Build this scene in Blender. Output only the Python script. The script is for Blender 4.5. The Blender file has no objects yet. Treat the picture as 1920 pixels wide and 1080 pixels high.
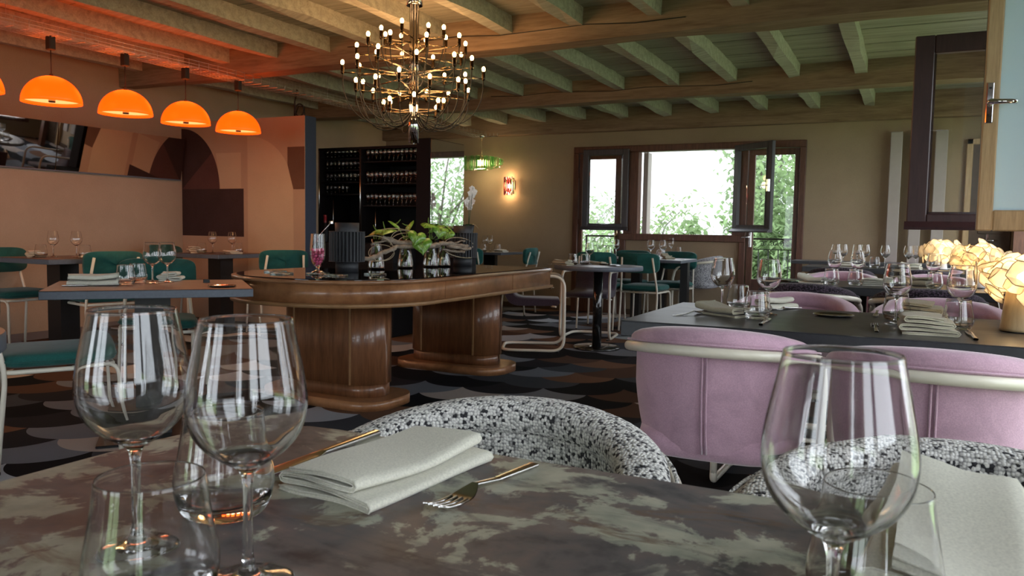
import bpy, math, random
from mathutils import Vector, Matrix
random.seed(7)
R=math.radians; PI=math.pi
S=bpy.context.scene; COL=S.collection
# ------------------------------------------------------------------ camera, sky, exposure
cam=bpy.data.objects.new('camera',bpy.data.cameras.new('camera')); COL.objects.link(cam)
cam.data.sensor_width=36; cam.data.lens=1490/1920*36; cam.data.clip_start=.02; cam.data.clip_end=300
cy_,cp_,cr_=R(26.46),R(4.13),R(.97)
fwd=Vector((-math.sin(cy_)*math.cos(cp_),math.cos(cy_)*math.cos(cp_),-math.sin(cp_)))
rt0=Vector((math.cos(cy_),math.sin(cy_),0)); dn0=fwd.cross(rt0)
rt=math.cos(cr_)*rt0-math.sin(cr_)*dn0; dn=fwd.cross(rt)
cam.matrix_world=Matrix(((rt.x,-dn.x,-fwd.x,0),(rt.y,-dn.y,-fwd.y,0),(rt.z,-dn.z,-fwd.z,1.05),(0,0,0,1)))
cam.data.dof.use_dof=True; cam.data.dof.focus_distance=1.9; cam.data.dof.aperture_fstop=15
S.camera=cam
W=bpy.data.worlds.new('overcast_sky'); S.world=W; W.use_nodes=True
W.node_tree.nodes['Background'].inputs[0].default_value=(.86,.93,1,1)
W.node_tree.nodes['Background'].inputs[1].default_value=4.2
vs=S.view_settings; vs.view_transform='Standard'; vs.look='None'; vs.gamma=1; vs.use_curve_mapping=False; vs.exposure=.55
S.cycles.max_bounces=10; S.cycles.transmission_bounces=10; S.cycles.transparent_max_bounces=12; S.cycles.glossy_bounces=5; S.cycles.diffuse_bounces=4
S.cycles.sample_clamp_indirect=6; S.cycles.blur_glossy=.6

# ------------------------------------------------------------------ materials
class NT:
    def __init__(s,name):
        s.m=bpy.data.materials.new(name); s.m.use_nodes=True; s.t=s.m.node_tree; s.b=s.t.nodes['Principled BSDF']
    def n(s,typ,**kw):
        o=s.t.nodes.new('ShaderNode'+typ)
        for k,v in kw.items():
            if k[0]=='i' and k[1:].isdigit(): s.set(o.inputs[int(k[1:])],v)
            else: setattr(o,k,v)
        return o
    def set(s,inp,v):
        if hasattr(v,'is_output') or isinstance(v,bpy.types.NodeSocket): s.t.links.new(v,inp)
        else: inp.default_value=v
    def ma(s,op,a,b=0.0,c=0.0):
        return s.n('Math',operation=op,i0=a,i1=b,i2=c).outputs[0]
    def obj(s): return s.n('TexCoord').outputs['Object']
    def noise(s,vec,scale,detail=4,rough=.55,dist=0):
        o=s.n('TexNoise'); s.set(o.inputs['Vector'],vec); o.inputs['Scale'].default_value=scale; o.inputs['Detail'].default_value=detail
        o.inputs['Roughness'].default_value=rough; o.inputs['Distortion'].default_value=dist
        return o.outputs['Fac']
    def scale(s,vec,sc):
        o=s.n('Mapping'); s.set(o.inputs['Vector'],vec); o.inputs['Scale'].default_value=sc; return o.outputs[0]
    def ramp(s,fac,stops,interp='LINEAR'):
        o=s.n('ValToRGB'); s.set(o.inputs[0],fac); r=o.color_ramp; r.interpolation=interp
        while len(r.elements)<len(stops): r.elements.new(.5)
        for e,(p,c) in zip(r.elements,stops): e.position=p; e.color=(*c,1)
        return o.outputs[0]
    def mix(s,f,a,b):
        o=s.n('Mix',data_type='RGBA'); s.set(o.inputs[0],f)
        for i,v in ((6,a),(7,b)): s.set(o.inputs[i],(*v,1) if isinstance(v,tuple) else v)
        return o.outputs[2]
    def bump(s,h,strength=.2,dist=.01):
        o=s.n('Bump'); s.set(o.inputs['Height'],h); o.inputs['Strength'].default_value=strength; o.inputs['Distance'].default_value=dist
        s.t.links.new(o.outputs[0],s.b.inputs['Normal'])
    def P(s,**kw):
        for k,v in kw.items():
            i=s.b.inputs[{'color':'Base Color','rough':'Roughness','metal':'Metallic','trans':'Transmission Weight','spec':'Specular IOR Level','emis':'Emission Color','es':'Emission Strength','sheen':'Sheen Weight','coat':'Coat Weight','ior':'IOR','sub':'Subsurface Weight'}[k]]
            s.set(i,(*v,1) if isinstance(v,tuple) else v)
        return s
def simple(name,col,rough=.5,metal=0,var=0,sc=12,**kw):
    t=NT(name); t.P(rough=rough,metal=metal,**kw)
    if var:
        f=t.noise(t.obj(),sc); t.P(color=t.ramp(f,[(.3,tuple(c*(1-var) for c in col)),(.7,tuple(min(1,c*(1+var)) for c in col))]))
    else: t.P(color=col)
    return t.m
def plaster(name,c,var=.16):
    t=NT(name); o=t.obj(); f=t.noise(o,1.3,6,.65); g=t.noise(o,90,3); k=t.ma('ADD',t.ma('MULTIPLY',f,.7),t.ma('MULTIPLY',g,.3))
    t.P(color=t.ramp(k,[(.35,tuple(x*(1-var) for x in c)),(.65,tuple(x*(1+var) for x in c))]),rough=.92,spec=.15); t.bump(t.ma('ADD',g,t.noise(o,9,4)),.25,.006); return t.m
def wood(name,dark,light,grain=(1,1,1),rough=.5,sc=6,spec=.4,bump=.1,coat=0):
    t=NT(name); o=t.scale(t.obj(),grain); f=t.noise(o,sc,8,.6,.6); g=t.noise(o,sc*5,4,.6)
    k=t.ma('ADD',t.ma('MULTIPLY',f,.65),t.ma('MULTIPLY',g,.35))
    t.P(color=t.ramp(k,[(.34,dark),(.66,light)]),rough=rough,spec=spec,coat=coat); t.bump(k,bump,.004); return t.m
def fabric(name,c,rough=.9,sheen=.6,sc=260,var=.25,big=0):
    t=NT(name); o=t.obj(); f=t.noise(o,sc,2); h=t.noise(o,7,4,.6,1.2)
    a=tuple(x*(1-var) for x in c); b=tuple(min(1,x*(1+var)) for x in c)
    col=t.ramp(f,[(.3,a),(.7,b)])
    if big: col=t.mix(t.ma('MULTIPLY',t.ramp(h,[(.45,(0,0,0)),(.6,(1,1,1))]),big),col,tuple(x*.62 for x in c))
    t.P(color=col,rough=rough,sheen=sheen,spec=.2); t.bump(f,.15,.002); return t.m
def tweed(name,pale,dark,sc,bias=.45):
    t=NT(name); v=t.n('TexVoronoi'); t.set(v.inputs['Vector'],t.obj()); v.inputs['Scale'].default_value=sc; v.inputs['Randomness'].default_value=.62
    sep=t.n('SeparateColor'); t.t.links.new(v.outputs['Color'],sep.inputs[0])
    mid=tuple((p*.55+d*.45) for p,d in zip(pale,dark))
    c=t.ramp(sep.outputs[0],[(0,dark),(bias*.55,mid),(bias,pale)],'CONSTANT')
    edge=t.ramp(v.outputs['Distance'],[(.40,(1,1,1)),(.85,(.16,.16,.17))])
    mm=t.n('Mix',data_type='RGBA',blend_type='MULTIPLY'); mm.inputs[0].default_value=1; t.t.links.new(c,mm.inputs[6]); t.t.links.new(edge,mm.inputs[7])
    t.P(color=mm.outputs[2],rough=.95,spec=.15,sheen=.2); t.bump(t.ma('SUBTRACT',1,v.outputs['Distance']),.7,.004); return t.m
def glassm(name,col=(1,1,1),rough=0,ior=1.48):
    t=NT(name); t.P(color=col,rough=rough,trans=1,ior=ior,spec=.5); return t.m
def pane_m(name,tint=(1,1,1),refl=1.0):
    t=NT(name); tr=t.n('BsdfTransparent'); tr.inputs[0].default_value=(*tint,1); gl=t.n('BsdfGlossy'); gl.inputs['Roughness'].default_value=.01
    fr=t.n('Fresnel'); fr.inputs[0].default_value=1.5; bk=t.n('NewGeometry').outputs['Backfacing']; f=t.ma('MULTIPLY',t.ma('MULTIPLY',fr.outputs[0],refl),t.ma('SUBTRACT',1.0,bk))
    mx=t.n('MixShader'); t.t.links.new(f,mx.inputs[0]); t.t.links.new(tr.outputs[0],mx.inputs[1]); t.t.links.new(gl.outputs[0],mx.inputs[2])
    t.t.links.new(mx.outputs[0],t.t.nodes['Material Output'].inputs[0]); return t.m
def emit(name,col,st):
    t=NT(name); t.P(color=col,emis=col,es=st,rough=.4); return t.m
def petal_m(name):
    t=NT(name); a=t.n('BsdfTranslucent'); a.inputs[0].default_value=(.96,.92,.83,1); b=t.n('BsdfDiffuse'); b.inputs[0].default_value=(.88,.85,.79,1)
    c=t.n('BsdfTransparent'); c.inputs[0].default_value=(1,.95,.85,1)
    m1=t.n('MixShader'); m1.inputs[0].default_value=.45; t.t.links.new(a.outputs[0],m1.inputs[1]); t.t.links.new(b.outputs[0],m1.inputs[2])
    m2=t.n('MixShader'); m2.inputs[0].default_value=.48; t.t.links.new(m1.outputs[0],m2.inputs[1]); t.t.links.new(c.outputs[0],m2.inputs[2])
    t.t.links.new(m2.outputs[0],t.t.nodes['Material Output'].inputs[0]); return t.m
def leaf_m(name,c):
    t=NT(name); i=t.n('ObjectInfo'); f=t.noise(t.obj(),3,3)
    col=t.ramp(f,[(.35,tuple(x*.7 for x in c)),(.65,tuple(min(1,x*1.3) for x in c))])
    a=t.n('BsdfTranslucent'); b=t.n('BsdfDiffuse'); t.t.links.new(col,a.inputs[0]); t.t.links.new(col,b.inputs[0])
    m1=t.n('MixShader'); m1.inputs[0].default_value=.5; t.t.links.new(a.outputs[0],m1.inputs[1]); t.t.links.new(b.outputs[0],m1.inputs[2])
    t.t.links.new(m1.outputs[0],t.t.nodes['Material Output'].inputs[0]); return t.m
def carpet():
    t=NT('scalloped_carpet'); sx=t.n('SeparateXYZ'); mp=t.n('Mapping'); t.t.links.new(t.obj(),mp.inputs[0]); mp.inputs['Rotation'].default_value=(0,0,R(-27)); t.t.links.new(mp.outputs[0],sx.inputs[0])
    x,y=sx.outputs[0],sx.outputs[1]; w,h,rr=.54,.205,.275
    pal=[(0,(.010,.010,.012)),(.2,(.075,.042,.030)),(.36,(.15,.16,.185)),(.52,(.022,.021,.024)),(.62,(.36,.31,.285)),(.75,(.14,.075,.048)),(.84,(.33,.35,.39)),(.93,(.05,.054,.064))]
    k0=t.ma('FLOOR',t.ma('DIVIDE',t.ma('ADD',y,rr),h)); col=None
    for j in (3,2,1,0):
        k=t.ma('SUBTRACT',k0,float(j)); off=t.ma('MULTIPLY',t.ma('MODULO',t.ma('ADD',k,1000.0),2.0),w/2)
        i=t.ma('ROUND',t.ma('DIVIDE',t.ma('SUBTRACT',x,off),w)); dx=t.ma('SUBTRACT',t.ma('SUBTRACT',x,off),t.ma('MULTIPLY',i,w)); dy=t.ma('SUBTRACT',y,t.ma('MULTIPLY',k,h))
        ins=t.ma('LESS_THAN',t.ma('ADD',t.ma('MULTIPLY',dx,dx),t.ma('MULTIPLY',dy,dy)),rr*rr)
        cb=t.n('CombineXYZ',i0=i,i1=k); wn=t.n('TexWhiteNoise'); t.t.links.new(cb.outputs[0],wn.inputs[0])
        c=t.ramp(wn.outputs[0],pal,'CONSTANT'); col=c if col is None else t.mix(ins,col,c)
    f=t.noise(t.obj(),420,2); mm=t.n('Mix',data_type='RGBA',blend_type='MULTIPLY'); mm.inputs[0].default_value=1
    t.t.links.new(col,mm.inputs[6]); t.t.links.new(t.ramp(f,[(.3,(.55,.55,.55)),(.7,(1.5,1.5,1.5))]),mm.inputs[7])
    t.P(color=mm.outputs[2],rough=.95,spec=.05); t.bump(f,.4,.004); return t.m
def stone():
    t=NT('oxidised_stone_top'); o=t.obj(); a=t.noise(o,8.5,9,.64,.5); b=t.noise(t.scale(o,(1,1.6,1)),4.6,6,.6,1.0); c=t.noise(o,22,6,.6); d=t.noise(t.scale(o,(1.3,2.2,1)),2.3,7,.6,2)
    base=t.ramp(t.ma('ADD',t.ma('MULTIPLY',b,.6),t.ma('MULTIPLY',c,.4)),[(.36,(.034,.033,.040)),(.46,(.125,.113,.114)),(.54,(.175,.138,.128)),(.64,(.24,.225,.21))])
    pale=t.ramp(c,[(.35,(.34,.355,.285)),(.65,(.54,.53,.42))])
    rust=t.ramp(d,[(.60,(0,0,0)),(.66,(.75,.75,.75)),(.70,(0,0,0))]); m=t.ramp(a,[(.50,(0,0,0)),(.53,(1,1,1))]); m2=t.ramp(b,[(.40,(0,0,0)),(.48,(1,1,1))])
    msk=t.ma('MULTIPLY',m,m2)
    col=t.mix(rust,t.mix(t.ma('MULTIPLY',msk,.85),base,pale),(.16,.095,.06)); t.P(color=col,rough=t.ma('ADD',.34,t.ma('MULTIPLY',c,.3)),spec=.32); t.bump(t.ma('ADD',a,c),.12,.004); return t.m
def slate(name,c):
    t=NT(name); o=t.obj(); a=t.noise(t.scale(o,(1,3,1)),4,8,.65,.8); b=t.noise(t.scale(o,(1,4,1)),2.2,6,.6,1.5)
    col=t.mix(t.ramp(b,[(.56,(0,0,0)),(.68,(1,1,1))]),t.ramp(a,[(.35,tuple(x*.55 for x in c)),(.65,tuple(x*1.5 for x in c))]),tuple(x*3.4 for x in (c[0],c[1]*.95,c[2]*.75)))
    t.P(color=col,rough=.34,spec=.5); t.bump(a,.1,.003); return t.m
def orange_m():
    t=NT('orange_glass_shade'); t.P(color=(.30,.035,.001),emis=(1.0,.055,.0008),es=2.0,rough=.35); return t.m
M=dict(
 wall=plaster('beige_plaster',(.335,.25,.17),.10), wall_l=plaster('warm_beige_plaster',(.38,.275,.195),.10),
 mural=plaster('peach_paint',(.42,.26,.17),.07), plum=plaster('plum_paint',(.050,.026,.024),.25), plumred=plaster('wine_paint',(.095,.040,.034),.2), brown=plaster('umber_paint',(.13,.062,.038),.15), sand=plaster('sand_paint',(.50,.33,.21),.07),
 slateblue=plaster('slate_blue_paint',(.055,.068,.10),.06), grey=simple('pale_grey_paint',(.34,.29,.27),.5,var=.04),
 beam=wood('weathered_beam',(.17,.105,.068),(.34,.235,.165),(.35,4,4),.85,4,.15,.5), joist=wood('weathered_joist',(.28,.255,.21),(.52,.475,.40),(5,.35,5),.85,4,.15,.5), plank=wood('weathered_plank',(.22,.20,.16),(.43,.39,.32),(.3,6,3),.85,5,.15,.4),
 carpet=carpet(), stone=stone(), slate=slate('dark_slate_top',(.036,.035,.038)), browntop=slate('brown_slate_top',(.062,.032,.022)),
 edge=simple('dark_table_edge',(.030,.032,.038),.5,var=.15,sc=40), greyedge=simple('blue_grey_table_edge',(.10,.115,.145),.5,var=.1,sc=60),
 greytop=simple('grey_laminate_top',(.12,.12,.135),.35,var=.1,sc=20),
 black=simple('black_metal',(.008,.008,.009),.38), bmetal=simple('polished_black_metal',(.01,.01,.011),.12,coat=.6), rack=simple('black_lacquer',(.005,.0045,.006),.6,var=.2,spec=.2), plumlac=simple('dark_plum_laminate',(.009,.007,.009),.7,spec=.15),
 cream=simple('cream_enamel',(.66,.61,.51),.32,var=.03,coat=.3), teal=fabric('teal_velvet',(.012,.088,.078),.8,.15,300,.2,.5), pink=fabric('mauve_velvet',(.50,.31,.40),.75,.55,300,.12,.35), purple=fabric('aubergine_weave',(.035,.022,.034),.95,.3,170,.5),
 tweed=tweed('salt_and_pepper_tweed',(.86,.84,.81),(.045,.044,.050),215,.24), greyweave=tweed('grey_weave',(.50,.49,.51),(.19,.19,.21),150), ptweed=tweed('aubergine_tweed',(.075,.052,.075),(.012,.008,.013),140,.6),
 glass=glassm('clear_glass'), water=glassm('water',(.97,.99,.98),0,1.33), pane=pane_m('window_pane'), skyrefl=simple('painted_sky_reflection',(.66,.86,1.0),.12,coat=.4), cglass=glassm('green_tinted_glass',(.80,.95,.92)),  # open sash pane: sky reflection painted in as flat light blue
 gprism=glassm('green_prism_glass',(.42,.95,.50)), yprism=glassm('pale_prism_glass',(.85,1,.80)), rprism=glassm('red_prism_glass',(.95,.12,.22)),
 oak=wood('varnished_oak',(.17,.068,.027),(.46,.215,.095),(.5,.5,.5),.3,7,.5,.05,.3), oakd=wood('dark_varnished_oak',(.11,.042,.019),(.26,.112,.05),(4,4,.4),.32,6,.5,.05,.3), oakh=wood('varnished_oak_band',(.17,.07,.028),(.40,.20,.095),(.6,.6,5),.3,7,.5,.05,.3), trimw=simple('pale_oak_bead',(.30,.16,.07),.4,var=.2),
 blackglass=simple('black_glass',(.004,.004,.005),.03,spec=.7), dbrass=simple('dark_bronze',(.055,.035,.020),.25,1), dchrome=simple('smoked_chrome',(.30,.27,.24),.16,1), chrome=simple('chrome',(.82,.82,.84),.06,1), steel=simple('brushed_steel',(.62,.61,.60),.2,1), brass=simple('warm_brass',(.42,.30,.18),.16,1), mirror=simple('mirror_silver',(.86,.86,.86),.015,1), dmirror=simple('bronze_mirror_silver',(.62,.56,.52),.02,1),
 redwood=wood('red_brown_window_frame',(.060,.022,.013),(.150,.060,.034),(6,6,.5),.42,6,.4,.08), darkred=wood('dark_oxblood_paint',(.026,.010,.011),(.050,.020,.020),(6,6,.5),.38,6,.5,.12), greyf=wood('grey_brown_paint',(.030,.026,.030),(.062,.054,.058),(6,6,.5),.42,5,.4,.06), paleoak=wood('pale_oak',(.36,.235,.12),(.58,.40,.23),(7,7,.5),.45,6,.4,.08),
 napkin=fabric('stone_linen',(.66,.645,.55),.95,.2,420,.12), napkin2=fabric('khaki_linen',(.36,.335,.245),.95,.2,420,.15), nhem=simple('pale_hem',(.52,.49,.38),.9,var=.15,sc=300), tnapkin=fabric('lamp_tinted_linen',(.50,.36,.25),.95,.2,300,.1),  # last linen has the orange lamps' tint mixed into its colour
 lantern=simple('charcoal_ceramic',(.030,.032,.037),.55,var=.15,sc=30), candy=simple('pink_sugar',(.72,.11,.26),.5,var=.25,sc=20), candy2=simple('dark_pink_sugar',(.55,.05,.16),.45,var=.2,sc=20), red=simple('red_foil',(.22,.006,.010),.3),
 anth=None, stem=simple('green_stem',(.14,.26,.04),.5), drift=wood('bleached_driftwood',(.16,.125,.095),(.42,.36,.29),(3,3,3),.9,8,.2,.4), vine=simple('pale_vine',(.42,.34,.22),.8,var=.2), petalw=simple('white_orchid_petal',(.85,.85,.85),.5), dleaf=simple('dark_orchid_leaf',(.02,.06,.02),.4), pot=simple('dark_pot',(.012,.012,.013),.5),
 orange=orange_m(), innerw=emit('lit_shade_diffuser',(1,.52,.17),.9), bulb=emit('warm_bulb',(1,.50,.16),26), bulb2=emit('warm_filament_bulb',(1,.62,.32),14), wire=simple('galvanised_wire',(.55,.54,.53),.3,.9), cable=simple('black_cable',(.006,.006,.006),.6),
 petal=petal_m('paper_petal'), lampbase=wood('pale_lamp_base',(.30,.21,.11),(.46,.34,.19),(5,5,.5),.4,6,.4,.03), lampwhite=simple('white_lamp_base',(.62,.63,.66),.45), socket=simple('white_plastic',(.6,.58,.55),.4), iron=simple('black_iron',(.012,.014,.014),.55),
 leaf1=leaf_m('tree_leaf',(.22,.31,.15)), leaf2=leaf_m('pale_leaf',(.20,.29,.10)), bark=simple('tree_bark',(.10,.08,.06),.9,var=.3), grass=simple('meadow_grass',(.24,.34,.14),.95,var=.35,sc=1.5), deck=simple('grey_balcony_stone',(.28,.27,.25),.9,var=.1), dark=simple('dark_brown_panel',(.085,.050,.030),.55,var=.2), goldend=emit('unlit',(0,0,0),0))  # plain dark brown for door leaf, skirting and socket plate
def anth():
    t=NT('anthurium_leaf'); f=t.noise(t.obj(),30,3); t.P(color=t.ramp(f,[(.38,(.10,.26,.02)),(.62,(.30,.52,.09))]),rough=.28,spec=.5,coat=.3); return t.m
M['anth']=anth()

# ------------------------------------------------------------------ mesh builder
class MB:
    def __init__(s): s.v=[]; s.f=[]; s.s=[]
    def add(s,v,f,sm=False):
        n=len(s.v); s.v+= [tuple(p) for p in v]; s.f+=[tuple(i+n for i in q) for q in f]; s.s+=[sm]*len(f); return s
    def box(s,x0,x1,y0,y1,z0,z1,b=0.0):
        x0,x1=sorted((x0,x1)); y0,y1=sorted((y0,y1)); z0,z1=sorted((z0,z1))
        b=min(b,(x1-x0)*.45,(y1-y0)*.45,(z1-z0)*.45)
        if b<=0:
            v=[(x,y,z) for z in (z0,z1) for y in (y0,y1) for x in (x0,x1)]
            return s.add(v,[(0,2,3,1),(4,5,7,6),(0,1,5,4),(2,6,7,3),(0,4,6,2),(1,3,7,5)])
        v=[];I={}
        for sx in(0,1):
            for sy in(0,1):
                for sz in(0,1):
                    c=((x0,x1)[sx],(y0,y1)[sy],(z0,z1)[sz]); q=[(1,-1)[k]*b for k in(sx,sy,sz)]
                    for a in range(3):
                        p=[c[i]+(0 if i==a else q[i]) for i in range(3)]; I[sx,sy,sz,a]=len(v); v.append(p)
        F=[]
        for a in range(3):
            o=[i for i in range(3) if i!=a]
            for sd in(0,1):
                q=[]
                for u,w in((0,0),(1,0),(1,1),(0,1)):
                    k=[0,0,0]; k[a]=sd; k[o[0]]=u; k[o[1]]=w; q.append(I[(*k,a)])
                F.append(tuple(q))
            for u in(0,1):
                for w in(0,1):
                    k0=[0,0,0]; k0[o[0]]=u;k0[o[1]]=w; k1=list(k0); k1[a]=1
                    F.append((I[(*k0,o[0])],I[(*k1,o[0])],I[(*k1,o[1])],I[(*k0,o[1])]))
        for sx in(0,1):
            for sy in(0,1):
                for sz in(0,1): F.append(tuple(I[sx,sy,sz,a] for a in range(3)))
        return s.add(v,F)
    def tube(s,pts,r,seg=8,closed=False,caps=True,flat=1.0):
        P=[Vector(p) for p in pts]; n=len(P); rr=r if isinstance(r,(list,tuple)) else [r]*n
        T=[]
        for i in range(n):
            a=P[(i-1)%n] if (closed or i>0) else P[i]; b=P[(i+1)%n] if (closed or i<n-1) else P[i]
            d=(b-a); T.append(d.normalized() if d.length>1e-9 else Vector((0,0,1)))
        up=Vector((0,0,1)) if abs(T[0].z)<.9 else Vector((1,0,0)); nrm=T[0].cross(up).normalized(); v=[]
        for i in range(n):
            nrm=(nrm-T[i]*nrm.dot(T[i])); nrm=nrm.normalized() if nrm.length>1e-6 else T[i].orthogonal().normalized()
            bi=T[i].cross(nrm)
            for k in range(seg):
                a=2*PI*k/seg; v.append(P[i]+nrm*math.cos(a)*rr[i]+bi*math.sin(a)*rr[i]*flat)
        f=[]
        for i in range(n if closed else n-1):
            j=(i+1)%n
            for k in range(seg): f.append((i*seg+k,i*seg+(k+1)%seg,j*seg+(k+1)%seg,j*seg+k))
        s.add(v,f,True)
        if caps and not closed:
            m=len(s.v)-n*seg
            s.f+=[tuple(range(m+seg-1,m-1,-1)),tuple(range(m+(n-1)*seg,m+n*seg))]; s.s+=[False,False]
        return s
    def lathe(s,prof,seg=24,c=(0,0,0),sm=True,rx=1,ry=1):
        v=[];f=[];n=len(prof)
        for (r,z) in prof:
            for k in range(seg):
                a=2*PI*k/seg; v.append((c[0]+r*rx*math.cos(a),c[1]+r*ry*math.sin(a),c[2]+z))
        for i in range(n-1):
            for k in range(seg):
                a,b=i*seg+k,i*seg+(k+1)%seg
                f.append((a,b,b+seg,a+seg))
        return s.add(v,f,sm)
    def cyl(s,x,y,z0,z1,r,seg=24,r2=None):
        r2=r if r2 is None else r2
        s.lathe([(r,z0),(r2,z1)],seg,(x,y,0)); m=len(s.v)-2*seg
        s.f+=[tuple(range(m+seg-1,m-1,-1)),tuple(range(m+seg,m+2*seg))]; s.s+=[False,False]; return s
    def prism(s,poly,z0,z1,sm=False):
        n=len(poly); v=[(x,y,z0) for x,y in poly]+[(x,y,z1) for x,y in poly]
        f=[tuple(range(n-1,-1,-1)),tuple(range(n,2*n))]; s.add(v,f)
        m=len(s.v)-2*n
        for i in range(n): s.f.append((m+i,m+(i+1)%n,m+n+(i+1)%n,m+n+i)); s.s.append(sm)
        return s
    def prism_ax(s,poly,a0,a1,ax='x',sm=False):
        q=MB().prism(poly,a0,a1,sm)
        v=[{'x':(p[2],p[0],p[1]),'y':(p[0],p[2],p[1])}[ax] for p in q.v]
        s.v,s.f,s.s=s.v,s.f,s.s; n=len(s.v); s.v+=v; s.f+=[tuple(i+n for i in g) for g in q.f]; s.s+=q.s; return s
    def sq(s,c,sz,e=.3,nu=24,nv=12,e2=None):
        e2=e if e2 is None else e2
        pw=lambda t,k: math.copysign(abs(t)**k,t); v=[];f=[]
        for j in range(nv+1):
            b=-PI/2+PI*j/nv
            for i in range(nu):
                a=2*PI*i/nu
                v.append((c[0]+sz[0]/2*pw(math.cos(b),e2)*pw(math.cos(a),e),c[1]+sz[1]/2*pw(math.cos(b),e2)*pw(math.sin(a),e),c[2]+sz[2]/2*pw(math.sin(b),e2)))
        for j in range(nv):
            for i in range(nu): f.append((j*nu+i,j*nu+(i+1)%nu,(j+1)*nu+(i+1)%nu,(j+1)*nu+i))
        return s.add(v,f,True)
    def grid(s,fn,nu,nv,closed=False,sm=True):
        v=[fn(i/(nu-1 if not closed else nu),j/(nv-1)) for j in range(nv) for i in range(nu)]; f=[]
        for j in range(nv-1):
            for i in range(nu if closed else nu-1): f.append((j*nu+i,j*nu+(i+1)%nu,(j+1)*nu+(i+1)%nu,(j+1)*nu+i))
        return s.add(v,f,sm)
    def xf(s,loc=(0,0,0),rz=0,rx=0,ry=0,sc=1):
        m=Matrix.Translation(loc)@Matrix.Rotation(rz,4,'Z')@Matrix.Rotation(ry,4,'Y')@Matrix.Rotation(rx,4,'X')@Matrix.Scale(sc,4)
        s.v=[tuple(m@Vector(p)) for p in s.v]; return s
    def mesh(s,name,mat):
        me=bpy.data.meshes.new(name); me.from_pydata(s.v,[],s.f); me.polygons.foreach_set('use_smooth',s.s); me.materials.append(M[mat] if isinstance(mat,str) else mat); me.update(); return me
    def build(s,name,mat,parent=None,loc=(0,0,0),rz=0):
        o=bpy.data.objects.new(name,s.mesh(name,mat)); COL.objects.link(o); o.location=loc; o.rotation_euler=(0,0,rz)
        if parent: o.parent=parent
        return o
def inst(name,me,parent=None,loc=(0,0,0),rot=(0,0,0),sc=1):
    o=bpy.data.objects.new(name,me); COL.objects.link(o); o.location=loc; o.rotation_euler=rot
    o.scale=(sc,sc,sc) if not isinstance(sc,tuple) else sc
    if parent: o.parent=parent
    return o
def tag(o,label=None,cat=None,group=None,kind=None):
    for k,v in (('label',label),('category',cat),('group',group),('kind',kind)):
        if v: o[k]=v
    return o
def thing(name,label,cat,loc=(0,0,0),rz=0,group=None):
    o=bpy.data.objects.new(name,None); COL.objects.link(o); o.location=loc; o.rotation_euler=(0,0,rz); o.empty_display_size=.05
    return tag(o,label,cat,group)
def dup(r,loc,rz=0,label=None,group=None):
    c=r.copy(); COL.objects.link(c); c.location=loc; c.rotation_euler=(0,0,rz)
    if label: c['label']=label
    if group: c['group']=group
    for ch in list(r.children):
        d=ch.copy(); COL.objects.link(d); d.parent=c
        for g in list(ch.children):
            e=g.copy(); COL.objects.link(e); e.parent=d
    return c
def fillet(pts,rad,n=5):
    P=[Vector(p) for p in pts]; out=[P[0]]
    for i in range(1,len(P)-1):
        a,b,c=P[i-1],P[i],P[i+1]; u=(a-b); w=(c-b); r=min(rad,u.length*.48,w.length*.48); p0=b+u.normalized()*r; p1=b+w.normalized()*r
        for k in range(n+1):
            t=k/n; out.append(p0*(1-t)**2+b*2*t*(1-t)+p1*t*t)
    out.append(P[-1]); return out
def arc(cx,cy,r,a0,a1,n): return [(cx+r*math.cos(R(a0+(a1-a0)*i/n)),cy+r*math.sin(R(a0+(a1-a0)*i/n))) for i in range(n+1)]
def struct(name,mb,mat,parent=None):
    o=mb.build(name,mat,parent)
    if not parent: o['kind']='structure'
    return o
# ------------------------------------------------------------------ room shell
XL,XR,YB,YF=-7.0,.95,9.8,-3.6
fl=struct('floor',MB().box(XL-.2,XR+.2,YF-.2,YB+.25,-.12,0),'carpet')
wb=MB(); wb.box(XL-.2,-3.97,YB,YB+.25,0,2.62).box(-1.12,XR+.2,YB,YB+.25,0,2.62).box(-3.97,-1.12,YB,YB+.25,2.14,2.62).box(-3.30,-1.78,YB,YB+.25,0,1.0)
struct('wall_back',wb,'wall')
struct('wall_left',MB().box(XL-.2,XL,YF-.2,YB,0,2.62),'wall_l')
def holed(x0,x1,ops,a0,a1,fx):
    m=MB(); y=a0
    for (p,q,z0,z1) in ops:
        fx(m,y,p,0,2.62); fx(m,p,q,0,z0) if z0>0.01 else None; fx(m,p,q,z1,2.62); y=q
    fx(m,y,a1,0,2.62); return m
OPR=[(-3.0,-1.5,.1,2.2),(-.9,.6,.9,2.2),(1.1,2.7,.1,2.2),(3.3,4.95,1.06,2.14),(5.4,7.2,.3,2.3),(7.5,9.4,.3,2.3)]  # last two openings, hardly in view, enlarged to light the room's back
struct('wall_right',holed(0,0,OPR,YF-.2,YB,lambda m,a,b,z0,z1:m.box(XR,XR+.25,a,b,z0,z1)),'wall')
OPF=[(-6.2,-4.2,.1,2.2),(-3.2,-1.2,.1,2.2)]
struct('wall_front',holed(0,0,OPF,XL,XR,lambda m,a,b,z0,z1:m.box(a,b,YF-.2,YF,z0,z1)),'wall')
struct('baseboard_left',MB().box(XL,XL+.015,YF,6.09,0,.07),simple('grey_mauve_skirting',(.16,.115,.10),.5))
struct('baseboard_back',MB().box(XL,-3.97,YB-.015,YB,0,.07).box(-3.30,-1.78,YB-.015,YB,0,.07).box(-1.12,XR,YB-.015,YB,0,.07),'dark')
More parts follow.
